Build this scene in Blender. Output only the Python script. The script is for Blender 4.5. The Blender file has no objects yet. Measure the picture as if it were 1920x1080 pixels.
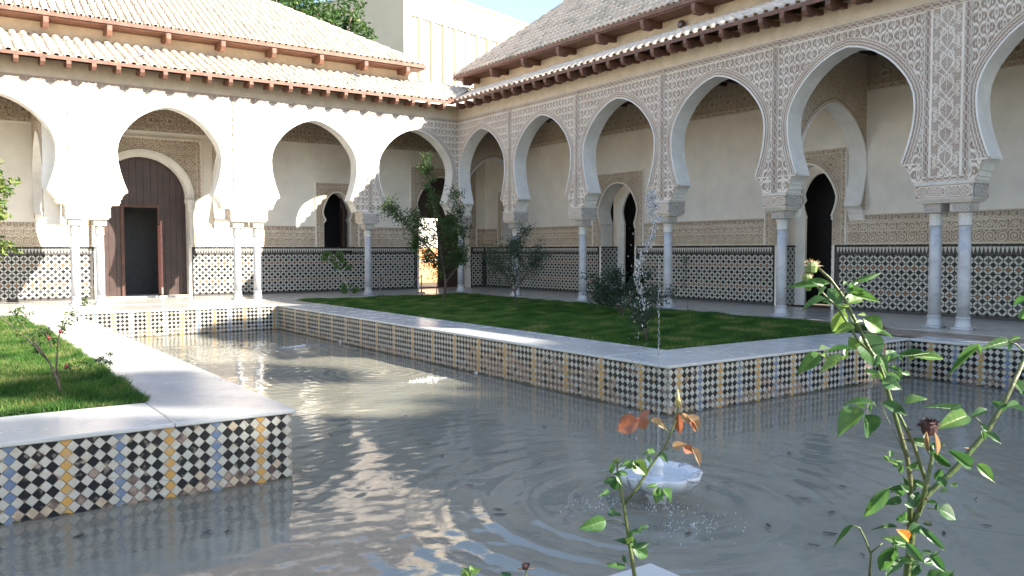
import bpy, math, random
import numpy as np
from mathutils import Vector, Matrix
random.seed(7); rng = np.random.default_rng(7)
R = math.radians
sc = bpy.context.scene
COL = sc.collection

# ---------------------------------------------------------------- camera, sky, sun, exposure
CAM = np.array([-16.484, -26.972, 1.6])
YAW, PITCH, ROLL, F = .6128043, .04607366, -.0017265, 1555.36
_f = np.array([math.sin(YAW)*math.cos(PITCH), math.cos(YAW)*math.cos(PITCH), -math.sin(PITCH)])
_r = np.array([math.cos(YAW), -math.sin(YAW), 0.]); _u = np.cross(_r, _f)
_r2 = _r*math.cos(ROLL)+_u*math.sin(ROLL); _u2 = -_r*math.sin(ROLL)+_u*math.cos(ROLL)
cam = bpy.data.cameras.new('camera'); camo = bpy.data.objects.new('camera', cam); COL.objects.link(camo)
cam.sensor_width = 36; cam.lens = 36*F/1920; cam.clip_start = .05; cam.clip_end = 2000
camo.matrix_world = Matrix(((_r2[0], _u2[0], -_f[0], CAM[0]), (_r2[1], _u2[1], -_f[1], CAM[1]), (_r2[2], _u2[2], -_f[2], CAM[2]), (0, 0, 0, 1)))
sc.camera = camo
SUN = Vector((1, -1.35, 1.015)).normalized()          # towards the sun
world = bpy.data.worlds.new('World'); sc.world = world; world.use_nodes = True
wn = world.node_tree; wn.nodes.clear()
sky = wn.nodes.new('ShaderNodeTexSky'); sky.sky_type = 'NISHITA'; sky.sun_disc = False
sky.sun_elevation = math.asin(SUN.z); sky.sun_rotation = math.atan2(SUN.x, SUN.y)
sky.air_density = 1.0; sky.dust_density = .8; sky.ozone_density = 1.0
bg = wn.nodes.new('ShaderNodeBackground'); bg.inputs[1].default_value = .105
wo = wn.nodes.new('ShaderNodeOutputWorld')
wn.links.new(sky.outputs[0], bg.inputs[0]); wn.links.new(bg.outputs[0], wo.inputs[0])
sl = bpy.data.lights.new('sun', 'SUN'); sl.energy = 5; sl.angle = R(.55); sl.color = (1, .92, .80)
so = bpy.data.objects.new('sun', sl); COL.objects.link(so); so.rotation_euler = SUN.to_track_quat('Z', 'Y').to_euler()
sc.view_settings.view_transform = 'Standard'; sc.view_settings.look = 'None'
sc.view_settings.gamma = 1; sc.view_settings.use_curve_mapping = False
sc.view_settings.exposure = 2.08
sc.cycles.max_bounces = 8; sc.cycles.diffuse_bounces = 4; sc.cycles.transparent_max_bounces = 12
sc.cycles.caustics_reflective = False; sc.cycles.caustics_refractive = False

def at(px, py, depth):
    "point seen at photo pixel (px,py) at this depth in metres"
    v = np.array([(px-960)/F, (540-py)/F, 1.])*depth
    return CAM + _r2*v[0]+_u2*v[1]+_f*v[2]
def on_ground(px, py, z=0.):
    d = at(px, py, 1.)-CAM
    return CAM + d*((z-CAM[2])/d[2])

# ---------------------------------------------------------------- materials
MATS = {}
def mat(name, col, rough=.7, var=.15, vscale=6, bump=.0, bscale=60, spec=.5, col2=None, metallic=0, detail=6, objrand=0, trans=0, coord='Object'):
    if name in MATS: return MATS[name]
    m = bpy.data.materials.new(name); m.use_nodes = True; nt = m.node_tree; N = nt.nodes; L = nt.links
    b = N['Principled BSDF']; b.inputs['Roughness'].default_value = rough
    b.inputs['Specular IOR Level'].default_value = spec; b.inputs['Metallic'].default_value = metallic
    tc = N.new('ShaderNodeNewGeometry') if coord == 'World' else N.new('ShaderNodeTexCoord')
    vec = tc.outputs['Position'] if coord == 'World' else tc.outputs['Object']
    nz = N.new('ShaderNodeTexNoise'); nz.inputs['Scale'].default_value = vscale; nz.inputs['Detail'].default_value = detail
    nz.inputs['Roughness'].default_value = .65
    L.new(vec, nz.inputs['Vector'])
    mx = N.new('ShaderNodeMix'); mx.data_type = 'RGBA'
    c2 = col2 if col2 else tuple(c*(1-var*2) for c in col)
    c1 = col if col2 else tuple(min(1, c*(1+var)) for c in col)
    mx.inputs[6].default_value = (*c1, 1); mx.inputs[7].default_value = (*c2, 1)
    cr = N.new('ShaderNodeMapRange'); cr.inputs[1].default_value = .32; cr.inputs[2].default_value = .7
    L.new(nz.outputs[0], cr.inputs[0]); L.new(cr.outputs[0], mx.inputs[0])
    out = mx.outputs[2]
    if objrand:
        oi = N.new('ShaderNodeObjectInfo'); hs = N.new('ShaderNodeHueSaturation')
        mr = N.new('ShaderNodeMapRange'); mr.inputs[3].default_value = 1-objrand; mr.inputs[4].default_value = 1+objrand
        L.new(oi.outputs['Random'], mr.inputs[0]); L.new(mr.outputs[0], hs.inputs['Value']); L.new(out, hs.inputs['Color']); out = hs.outputs[0]
    L.new(out, b.inputs['Base Color'])
    if bump:
        n2 = N.new('ShaderNodeTexNoise'); n2.inputs['Scale'].default_value = bscale; n2.inputs['Detail'].default_value = 4
        L.new(vec, n2.inputs['Vector'])
        bp = N.new('ShaderNodeBump'); bp.inputs['Strength'].default_value = bump; bp.inputs['Distance'].default_value = .02
        L.new(n2.outputs[0], bp.inputs['Height']); L.new(bp.outputs[0], b.inputs['Normal'])
    if trans:
        t = N.new('ShaderNodeBsdfTranslucent'); ms = N.new('ShaderNodeMixShader'); ms.inputs[0].default_value = trans
        hs = N.new('ShaderNodeHueSaturation'); hs.inputs['Saturation'].default_value = 1.15; hs.inputs['Value'].default_value = 1.8
        L.new(out, hs.inputs['Color']); L.new(hs.outputs[0], t.inputs['Color'])
        o = N['Material Output']; L.new(b.outputs[0], ms.inputs[1]); L.new(t.outputs[0], ms.inputs[2]); L.new(ms.outputs[0], o.inputs[0])
    MATS[name] = m; return m

plaster = mat('white_plaster', (.76, .74, .69), .85, .07, 2.2, .12, 25, coord='World')
plaster_warm = mat('warm_plaster', (.78, .735, .65), .85, .06, 1.2, .12, 25, coord='World')
plaster_cream = mat('cream_plaster', (.66, .56, .42), .85, .08, 3, .2, 30, coord='World')
stone = mat('pale_stone', (.60, .57, .51), .6, .08, 8, .15, 60)
wood_dark = mat('dark_wood', (.085, .035, .022), .55, .25, 5, .2, 40)
wood_eave = mat('eave_wood', (.16, .075, .048), .6, .25, 5, .2, 40, coord='World')
wood_door = mat('red_brown_door', (.045, .023, .019), .45, .2, 3, .15, 40, coord='World')
black_in = mat('dark_interior', (.012, .011, .012), .9, .1, 3)  # near-black colour stands for the shade inside rooms and pipe mouths
steel = mat('grey_metal', (.2, .2, .21), .4, .1, 9, metallic=.6)

def marble(name, base, vein, scale, rough, dist=6, bands=True, low=.0):
    m = bpy.data.materials.new(name); m.use_nodes = True; N = m.node_tree.nodes; L = m.node_tree.links
    b = N['Principled BSDF']; b.inputs['Roughness'].default_value = rough
    tc = N.new('ShaderNodeTexCoord')
    w = N.new('ShaderNodeTexWave'); w.inputs['Scale'].default_value = scale; w.inputs['Distortion'].default_value = dist
    w.inputs['Detail'].default_value = .6 if low else 5; w.inputs['Detail Scale'].default_value = 1.3; w.wave_profile = 'SAW'; w.bands_direction = 'DIAGONAL'
    oi = N.new('ShaderNodeObjectInfo'); ad = N.new('ShaderNodeVectorMath'); ad.operation = 'ADD'
    cb = N.new('ShaderNodeCombineXYZ'); ml = N.new('ShaderNodeMath'); ml.operation = 'MULTIPLY'; ml.inputs[1].default_value = 17
    L.new(oi.outputs['Random'], ml.inputs[0]); L.new(ml.outputs[0], cb.inputs[0]); L.new(ml.outputs[0], cb.inputs[2])
    L.new(tc.outputs['Object'], ad.inputs[0]); L.new(cb.outputs[0], ad.inputs[1]); L.new(ad.outputs[0], w.inputs['Vector'])
    r = N.new('ShaderNodeValToRGB'); e = r.color_ramp.elements
    e[0].position = .0; e[0].color = (*vein, 1); e[1].position = .22; e[1].color = (*base, 1)
    x = e.new(.9); x.color = (*[c*.93 for c in base], 1)
    L.new(w.outputs[0], r.inputs[0])
    nz = N.new('ShaderNodeTexNoise'); nz.inputs['Scale'].default_value = 1.4 if low else 3.1; nz.inputs['Detail'].default_value = 4 if low else 8
    mp = N.new('ShaderNodeMapping'); mp.inputs['Scale'].default_value = (1, .22, 1) if low else (1, 1, 1); mp.inputs['Rotation'].default_value = (0, 0, .5 if low else 0)
    L.new(ad.outputs[0], mp.inputs[0]); L.new(mp.outputs[0], nz.inputs['Vector'])
    mx = N.new('ShaderNodeMix'); mx.data_type = 'RGBA'; mx.blend_type = 'MULTIPLY'; mx.inputs[0].default_value = .55
    r2 = N.new('ShaderNodeValToRGB'); r2.color_ramp.elements[0].position = .3; r2.color_ramp.elements[0].color = (.74, .75, .76, 1) if low else (.62, .63, .66, 1); r2.color_ramp.elements[1].position = .6
    L.new(nz.outputs[0], r2.inputs[0]); L.new(r.outputs[0], mx.inputs[6]); L.new(r2.outputs[0], mx.inputs[7]); L.new(mx.outputs[2], b.inputs['Base Color'])
    n3 = N.new('ShaderNodeTexNoise'); n3.inputs['Scale'].default_value = 2.5; L.new(tc.outputs['Object'], n3.inputs['Vector'])
    mr = N.new('ShaderNodeMapRange'); mr.inputs[3].default_value = max(.05, rough-.06); mr.inputs[4].default_value = rough+.08
    L.new(n3.outputs[0], mr.inputs[0]); L.new(mr.outputs[0], b.inputs['Roughness'])
    MATS[name] = m; return m
marble_col = marble('veined_marble', (.50, .50, .51), (.37, .38, .41), 1.6, .35, 9)
marble_cop = marble('coping_marble', (.52, .52, .50), (.46, .465, .47), .22, .25, 3, low=1)
marble_bowl = marble('bowl_marble', (.62, .62, .62), (.16, .16, .18), 2.2, .25, 14)

def glaze(name, col, rough=.2, wear=.32, wcol=(.34, .29, .23)):
    m = bpy.data.materials.new(name); m.use_nodes = True; N = m.node_tree.nodes; L = m.node_tree.links
    b = N['Principled BSDF']; g = N.new('ShaderNodeNewGeometry'); b.inputs['Specular IOR Level'].default_value = .32
    nz = N.new('ShaderNodeTexNoise'); nz.inputs['Scale'].default_value = 14; nz.inputs['Detail'].default_value = 6; L.new(g.outputs['Position'], nz.inputs['Vector'])
    r = N.new('ShaderNodeMapRange'); r.inputs[1].default_value = .66-wear*.4; r.inputs[2].default_value = .78-wear*.25
    L.new(nz.outputs[0], r.inputs[0])
    n2 = N.new('ShaderNodeTexNoise'); n2.inputs['Scale'].default_value = 5; L.new(g.outputs['Position'], n2.inputs['Vector'])
    m0 = N.new('ShaderNodeMix'); m0.data_type = 'RGBA'; m0.inputs[6].default_value = (*[c*.8 for c in col], 1); m0.inputs[7].default_value = (*[min(1, c*1.18) for c in col], 1)
    L.new(n2.outputs[0], m0.inputs[0])
    mx = N.new('ShaderNodeMix'); mx.data_type = 'RGBA'; mx.inputs[7].default_value = (*wcol, 1)
    L.new(m0.outputs[2], mx.inputs[6]); L.new(r.outputs[0], mx.inputs[0]); L.new(mx.outputs[2], b.inputs['Base Color'])
    mr = N.new('ShaderNodeMapRange'); mr.inputs[3].default_value = rough; mr.inputs[4].default_value = .8
    L.new(r.outputs[0], mr.inputs[0]); L.new(mr.outputs[0], b.inputs['Roughness'])
    MATS[name] = m; return m
t_black = glaze('black_glaze', (.008, .008, .010), .38, .18)
t_white = glaze('cream_glaze', (.44, .42, .36), .3, .35, (.40, .33, .24))
t_yellow = glaze('ochre_glaze', (.46, .26, .075), .3, .25)
t_blue = glaze('blue_glaze', (.13, .175, .26), .3, .3)
t_worn = glaze('worn_glaze', (.085, .055, .048), .4, .6, (.30, .22, .17))
t_wworn = glaze('worn_cream_glaze', (.46, .37, .26), .5, .5, (.32, .24, .17))
t_grey = glaze('grey_glaze', (.055, .055, .06), .35, .2)
t_rust = glaze('rust_glaze', (.24, .11, .055), .35, .25)
t_dwhite = glaze('dado_white_glaze', (.52, .51, .46), .3, .1, (.4, .38, .33))
grout = mat('grout', (.075, .07, .065), .9, .2, 20, .3, 90, coord='World')
grout_pale = mat('pale_grout', (.30, .26, .21), .9, .3, 9, .4, 70, coord='World')
tile_clay = mat('clay_roof_tile', (.56, .42, .31), .85, .2, 4, .3, 30, col2=(.70, .60, .50), coord='World', objrand=.15)
tile_clay2 = mat('pale_roof_tile', (.74, .66, .54), .85, .2, 7, .3, 30, col2=(.54, .42, .31), coord='World', objrand=.15)

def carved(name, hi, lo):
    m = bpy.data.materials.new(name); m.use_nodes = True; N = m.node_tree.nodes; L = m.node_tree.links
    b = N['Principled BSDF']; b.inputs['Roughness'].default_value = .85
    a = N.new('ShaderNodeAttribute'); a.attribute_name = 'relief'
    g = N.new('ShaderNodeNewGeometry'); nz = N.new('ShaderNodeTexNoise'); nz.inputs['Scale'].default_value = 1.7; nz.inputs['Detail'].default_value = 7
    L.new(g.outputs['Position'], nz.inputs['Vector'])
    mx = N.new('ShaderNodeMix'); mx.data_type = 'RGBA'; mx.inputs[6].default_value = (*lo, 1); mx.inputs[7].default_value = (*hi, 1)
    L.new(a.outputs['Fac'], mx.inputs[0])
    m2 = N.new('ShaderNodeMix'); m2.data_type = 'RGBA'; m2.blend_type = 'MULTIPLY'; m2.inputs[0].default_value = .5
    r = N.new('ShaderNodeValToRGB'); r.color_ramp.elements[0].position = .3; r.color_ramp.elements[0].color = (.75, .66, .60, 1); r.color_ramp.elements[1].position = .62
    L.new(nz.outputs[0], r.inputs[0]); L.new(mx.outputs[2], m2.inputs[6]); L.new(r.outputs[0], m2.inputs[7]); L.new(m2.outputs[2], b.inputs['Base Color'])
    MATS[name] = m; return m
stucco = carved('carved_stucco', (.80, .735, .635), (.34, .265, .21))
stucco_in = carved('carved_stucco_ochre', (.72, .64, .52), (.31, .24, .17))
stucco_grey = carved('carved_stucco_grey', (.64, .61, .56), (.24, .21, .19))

# ---------------------------------------------------------------- object helpers
def tag(o, label=None, cat=None, group=None, kind=None):
    if label: o['label'] = label
    if cat: o['category'] = cat
    if group: o['group'] = group
    if kind: o['kind'] = kind
    return o
def empty(name, loc=(0, 0, 0), rz=0, **k):
    o = bpy.data.objects.new(name, None); COL.objects.link(o); o.location = loc; o.rotation_euler = (0, 0, rz); o.empty_display_size = .2
    return tag(o, **k)
def mesh_np(name, V, Fq, mats, mi=None, smooth=False, attr=None):
    V = np.asarray(V, np.float32).reshape(-1, 3); me = bpy.data.meshes.new(name)
    if isinstance(Fq, np.ndarray):
        k = Fq.shape[1]; nf = len(Fq)
        me.vertices.add(len(V)); me.vertices.foreach_set('co', V.ravel())
        me.loops.add(nf*k); me.loops.foreach_set('vertex_index', Fq.astype(np.int32).ravel())
        me.polygons.add(nf); me.polygons.foreach_set('loop_start', np.arange(nf, dtype=np.int32)*k)
        me.polygons.foreach_set('use_smooth', np.zeros(nf, bool))
    else:
        me.from_pydata(V.tolist(), [], Fq)
    for m in (mats if isinstance(mats, (list, tuple)) else [mats]): me.materials.append(m)
    if mi is not None: me.polygons.foreach_set('material_index', np.asarray(mi, np.int32))
    if smooth: me.polygons.foreach_set('use_smooth', np.ones(len(me.polygons), bool))
    if attr is not None:
        for k_, v_ in attr.items():
            a = me.attributes.new(k_, 'FLOAT', 'POINT'); a.data.foreach_set('value', np.asarray(v_, np.float32))
    me.update(calc_edges=True)
    return me
def link(name, me, parent=None, **k):
    o = bpy.data.objects.new(name, me); COL.objects.link(o)
    if parent: o.parent = parent
    return tag(o, **k)
ID = lambda s, n, z: (s, n, z)
class MB:
    def __init__(s, frame=ID): s.V = []; s.F = []; s.M = []; s.fr = frame
    def v(s, a, b, c): s.V.append(s.fr(a, b, c)); return len(s.V)-1
    def f(s, idx, m=0): s.F.append(tuple(idx)); s.M.append(m)
    def quad(s, p, m=0): s.f([s.v(*q) for q in p], m)
    def box(s, x0, x1, y0, y1, z0, z1, m=0):
        i = [s.v(x, y, z) for z in (z0, z1) for y in (y0, y1) for x in (x0, x1)]
        for q in ((0, 2, 3, 1), (4, 5, 7, 6), (0, 1, 5, 4), (2, 6, 7, 3), (0, 4, 6, 2), (1, 3, 7, 5)): s.f([i[k] for k in q], m)
    def prism(s, pts, a0, a1, axis=0, m=0):
        "polygon pts (p,q) extruded along axis from a0 to a1; axis 0: (a,p,q), 1: (p,a,q), 2:(p,q,a)"
        mk = {0: lambda a, p, q: (a, p, q), 1: lambda a, p, q: (p, a, q), 2: lambda a, p, q: (p, q, a)}[axis]
        A = [s.v(*mk(a0, *p)) for p in pts]; B = [s.v(*mk(a1, *p)) for p in pts]; n = len(pts)
        s.f(A[::-1], m); s.f(B, m)
        for i in range(n): s.f((A[i], A[(i+1) % n], B[(i+1) % n], B[i]), m)
    def lathe(s, prof, cx=0, cy=0, n=24, m=0, cap=True, wob=None):
        rings = []
        for r, z in prof:
            rings.append([s.v(cx+r*(wob(a, r, z) if wob else 1)*math.cos(a), cy+r*(wob(a, r, z) if wob else 1)*math.sin(a), z) for a in [2*math.pi*k/n for k in range(n)]])
        for A, B in zip(rings, rings[1:]):
            for k in range(n): s.f((A[k], A[(k+1) % n], B[(k+1) % n], B[k]), m)
        if cap: s.f(rings[0][::-1], m); s.f(rings[-1], m)
    def tube(s, pts, rad, n=6, m=0):
        pts = [Vector(p) for p in pts]; rings = []
        for i, p in enumerate(pts):
            d = (pts[min(i+1, len(pts)-1)]-pts[max(i-1, 0)]).normalized()
            a = d.orthogonal().normalized() if i == 0 else (prev-d*prev.dot(d)).normalized()
            prev = a; b = d.cross(a); r = rad[i] if hasattr(rad, '__len__') else rad
            rings.append([s.v(*(p+a*r*math.cos(2*math.pi*k/n)+b*r*math.sin(2*math.pi*k/n))) for k in range(n)])
        for A, B in zip(rings, rings[1:]):
            for k in range(n): s.f((A[k], A[(k+1) % n], B[(k+1) % n], B[k]), m)
        s.f(rings[0][::-1], m); s.f(rings[-1], m)
    def mesh(s, name, mats, smooth=False): return mesh_np(name, s.V, s.F, mats, s.M, smooth)
    def build(s, name, mats, parent=None, smooth=False, **k):
        me = s.mesh(name, mats, smooth)
        if smooth == 'auto':
            try: me.set_sharp_from_angle(angle=R(35))
            except Exception: pass
        return link(name, me, parent, **k)
def copy_tree(o, parent=None):
    c = o.copy(); COL.objects.link(c); c.parent = parent
    for ch in list(o.children): copy_tree(ch, c)
    return c

# ---------------------------------------------------------------- carved pattern heights (0 = ground, 1 = raised)
def rd(d, w): return np.clip(1.6*(1-d/w), 0, 1)
def p_sebka(s, z, P=.30, H=.48):
    U = s/P; V = z/H; w = U+.085*np.sin(4*math.pi*U)
    a = np.abs((V+w) % 1-.5)*H*.44; b = np.abs((V-w) % 1-.5)*H*.44
    h = rd(np.minimum(a, b), .022)
    k = P/.30
    for ou, ov in ((0, 0), (.5, .5)):
        du = np.abs((U-ou+.5) % 1-.5)*P; dv = ((V-ov+.5) % 1-.5)*H
        e = np.sqrt((du/(.040*k))**2+((dv-.015)/(.105*k))**2); m = rd(np.abs(e-.8)*.05, .018)
        m = np.maximum(m, rd(du, .010)*(dv > -.17*k)*(dv < .03))
        q = np.hypot((du-.072*k)/.8, (dv+.01)*.42+.15*(du-.07*k)); m = np.maximum(m, rd(q, .021))
        q = np.hypot(du-.036*k, (dv+.135*k)*.8); m = np.maximum(m, rd(q, .024))
        q = np.hypot(du-.085*k, dv-.055*k); m = np.maximum(m, rd(q, .014))
        h = np.maximum(h, m*(du/(P*.5)+np.abs(dv)/(H*.5) < .84))
    return h
def p_chain(t, y, L=.30, b=.075):
    tri = 1-4*np.abs((t/L) % 1-.5); tr = np.clip(tri*2.6, -1, 1)*b*.50
    tr2 = np.clip(np.abs(tri)*2.6, 0, 1)*b*.5
    d = np.minimum(np.abs(y-tr), np.abs(y+tr))
    h = rd(d, .013)
    h = np.maximum(h, rd(np.abs(np.abs(y)-b*.93), .014))
    return h
def p_scroll(s, z, P=.22, seed=0):
    U = s/P; V = z/P; i = np.floor(U); j = np.floor(V); fu = (U-i-.5)*P; fv = (V-j-.5)*P
    sg = np.where((i+j) % 2 == 0, 1., -1.); r = np.hypot(fu, fv); th = np.arctan2(fv*sg, fu)
    sp = np.abs(((r/(P*.235)-th/(2*math.pi)) % 1)-.5)*P*.235
    w_ = max(.012, P*.075); h = rd(sp-.0, w_)*(r < P*.52)
    h = np.maximum(h, rd(r, P*.10))
    q = np.abs(np.abs(fu)-np.abs(fv)); h = np.maximum(h, rd(q, .014)*(r > P*.42))
    return h
def p_axial(y, z, W, P=.46):
    "mirror-symmetric arabesque in a vertical panel of half width W"
    a = np.abs(y)/W; v = (z/P) % 1
    h = rd(np.abs(a-(.45+.35*np.sin(2*math.pi*v)))*W*.75, .017)
    h = np.maximum(h, rd(np.abs(a-.45*np.abs(np.sin(math.pi*v)))*W*.7, .015))
    for cv, ca, rr in ((.25, .55, .045), (.75, .28, .05), (.02, .75, .03), (.5, .78, .038)):
        q = np.hypot((a-ca)*W, ((v-cv+.5) % 1-.5)*P); h = np.maximum(h, rd(np.abs(q-rr), .014)); h = np.maximum(h, rd(q, rr*.45))
    h = np.maximum(h, rd(np.abs(y), .010)*(v > .15))
    h = np.maximum(h, .5*p_scroll(y+W, z, .14)); h = np.maximum(h, rd(np.abs(a-.96)*W, .012))
    return h
def p_script(t, y, H, P=.17):
    "band of knotted upright strokes like carved lettering"
    u = (t/P) % 1; k = np.floor(t/P); r = (np.sin(k*12.9898)*43758.5) % 1; v = y/H
    h = rd(np.abs(u-.25)*P, .011)*(np.abs(v) < .42)
    h = np.maximum(h, rd(np.abs(v+.30-.1*np.sin(2*math.pi*u+r*6))*H, .013))
    q = np.hypot((u-.62)*P, (v-(r-.5)*.3)*H); h = np.maximum(h, rd(np.abs(q-.028), .011))
    q = np.hypot((u-.85)*P, (v-.28+.2*r)*H); h = np.maximum(h, rd(q, .018))
    h = np.maximum(h, rd(np.abs(np.abs(v)-.48)*H, .014))
    return h

# ---------------------------------------------------------------- relief grids
def relief_grid(name, frame, s0, s1, z0, z1, res, n0, depth, hfun, mask, mats, parent, **k):
    ns = max(2, int((s1-s0)/res)+1); nz = max(2, int((z1-z0)/res)+1)
    S, Z = np.meshgrid(np.linspace(s0, s1, ns), np.linspace(z0, z1, nz))
    h = np.clip(hfun(S, Z), 0, 1)
    ok = np.ones_like(S, bool) if mask is None else mask(S, Z)
    idx = np.arange(ns*nz).reshape(nz, ns)
    q = np.stack([idx[:-1, :-1], idx[:-1, 1:], idx[1:, 1:], idx[1:, :-1]], -1).reshape(-1, 4)
    ok = ok.ravel(); q = q[ok[q].all(1)]
    used = np.unique(q); rem = np.full(ns*nz, -1); rem[used] = np.arange(len(used))
    x, y, zz = frame(S.ravel()[used], (n0+h.ravel()[used]*depth), Z.ravel()[used])
    V = np.stack([x*np.ones(len(used)), y*np.ones(len(used)), zz], 1)
    me = mesh_np(name, V, rem[q], mats, smooth=True, attr={'relief': h.ravel()[used]})
    return link(name, me, parent, **k)

# ---------------------------------------------------------------- arch geometry
ARCH = [(2.93, 1.49), (3.0, 1.49), (3.0, 1.455), (3.11, 1.455), (3.11, 1.42), (3.17, 1.405), (3.23, 1.37), (3.28, 1.32), (3.31, 1.285), (3.31, 1.25), (3.36, 1.25), (3.38, 1.26)]
_pz = [3.38, 3.55, 3.75, 3.95, 4.15, 4.35, 4.55, 4.75, 4.95, 5.12, 5.28, 5.42, 5.55, 5.66, 5.77, 5.87, 5.935, 5.98]
_pw = [1.26, 1.325, 1.39, 1.445, 1.485, 1.505, 1.51, 1.485, 1.415, 1.32, 1.20, 1.08, .945, .80, .625, .42, .235, 0]
ARCH += [(z, w) for z, w in zip(_pz[1:], _pw[1:])]
def prof_w(prof, z):
    P = [p for p in prof]; zz = np.array([p[0] for p in P]); ww = np.array([p[1] for p in P])
    zz = zz+np.arange(len(zz))*1e-7
    return np.interp(z, zz, ww, left=ww[0], right=0)
def wall_openings(mb, s0, s1, z0, z1, nf, nb, ops, m=0, mrev=1, bot=True):
    "solid wall front nf, back nb with openings (centre, profile list (z,w), sill)"
    cur = s0
    def rect(a, b, za, zb):
        if b-a < 1e-4 or zb-za < 1e-4: return
        for n in (nf, nb): mb.quad([(a, n, za), (b, n, za), (b, n, zb), (a, n, zb)], m)
    for c, prof in sorted(ops, key=lambda o: o[0]):
        W = max(w for z, w in prof)+.02; rect(cur, c-W, z0, z1)
        a, b = c-W, c+W
        rect(a, b, z0, prof[0][0]); rect(a, b, prof[-1][0], z1)
        if prof[0][0] > z0+1e-4: mb.quad([(c-prof[0][1], nf, prof[0][0]), (c+prof[0][1], nf, prof[0][0]), (c+prof[0][1], nb, prof[0][0]), (c-prof[0][1], nb, prof[0][0])], mrev)
        for (za, wa), (zb, wb) in zip(prof, prof[1:]):
            for sg in (-1, 1):
                e = c+sg*W
                if zb-za > 1e-5:
                    for n in (nf, nb): mb.quad([(e, n, za), (c+sg*wa, n, za), (c+sg*wb, n, zb), (e, n, zb)], m)
                mb.quad([(c+sg*wa, nf, za), (c+sg*wb, nf, zb), (c+sg*wb, nb, zb), (c+sg*wa, nb, za)], mrev)
        cur = b
    rect(cur, s1, z0, z1)
    mb.quad([(s0, nf, z1), (s1, nf, z1), (s1, nb, z1), (s0, nb, z1)], m)
    for s_ in (s0, s1): mb.quad([(s_, nf, z0), (s_, nb, z0), (s_, nb, z1), (s_, nf, z1)], m)
    if bot:
        cuts = [s0]
        for c, prof in sorted(ops, key=lambda o: o[0]):
            if prof[0][0] <= z0+1e-4: cuts += [c-prof[0][1], c+prof[0][1]]
        cuts.append(s1)
        for a, b in zip(cuts[::2], cuts[1::2]): mb.quad([(a, nf, z0), (b, nf, z0), (b, nb, z0), (a, nb, z0)], m)
def arch_path(c, prof, z0=None):
    L = [(c-w, z) for z, w in prof]; Rr = [(c+w, z) for z, w in prof[::-1]]
    return L+Rr[1:] if prof[-1][1] == 0 else L+Rr
def rim(mb, path, n0, n1, width, m=0):
    "moulding of this width outside the opening path, front n1"
    P = [Vector((a, b)) for a, b in path]; out = []
    for i, p in enumerate(P):
        d = (P[min(i+1, len(P)-1)]-P[max(i-1, 0)])
        if d.length < 1e-6: d = Vector((0, 1))
        d.normalize(); out.append(p+Vector((-d.y, d.x))*width)
    A0 = [mb.v(p.x, n0, p.y) for p in P]; A1 = [mb.v(p.x, n1, p.y) for p in P]; B1 = [mb.v(p.x, n1, p.y) for p in out]; B0 = [mb.v(p.x, n0, p.y) for p in out]
    for i in range(len(P)-1):
        mb.f((A0[i], A0[i+1], A1[i+1], A1[i]), m); mb.f((A1[i], A1[i+1], B1[i+1], B1[i]), m); mb.f((B1[i], B1[i+1], B0[i+1], B0[i]), m)
def dist_path(S, Z, path):
    P = np.array(path); D = np.full(S.shape, 9.)
    for a, b in zip(P, P[1:]):
        ab = b-a; l2 = ab@ab
        if l2 < 1e-9: continue
        t = np.clip(((S-a[0])*ab[0]+(Z-a[1])*ab[1])/l2, 0, 1)
        D = np.minimum(D, np.hypot(S-a[0]-t*ab[0], Z-a[1]-t*ab[1]))
    return D

FRT = lambda s, n, z: (-n, -s, z)            # east arcade: s runs south from the corner, n towards the court
FLT = lambda s, n, z: (-s, -n, z)            # north arcade: s runs west from the corner
FWS = lambda s, n, z: (-21.7+n, -s, z)       # west arcade
TH = .48

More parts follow.
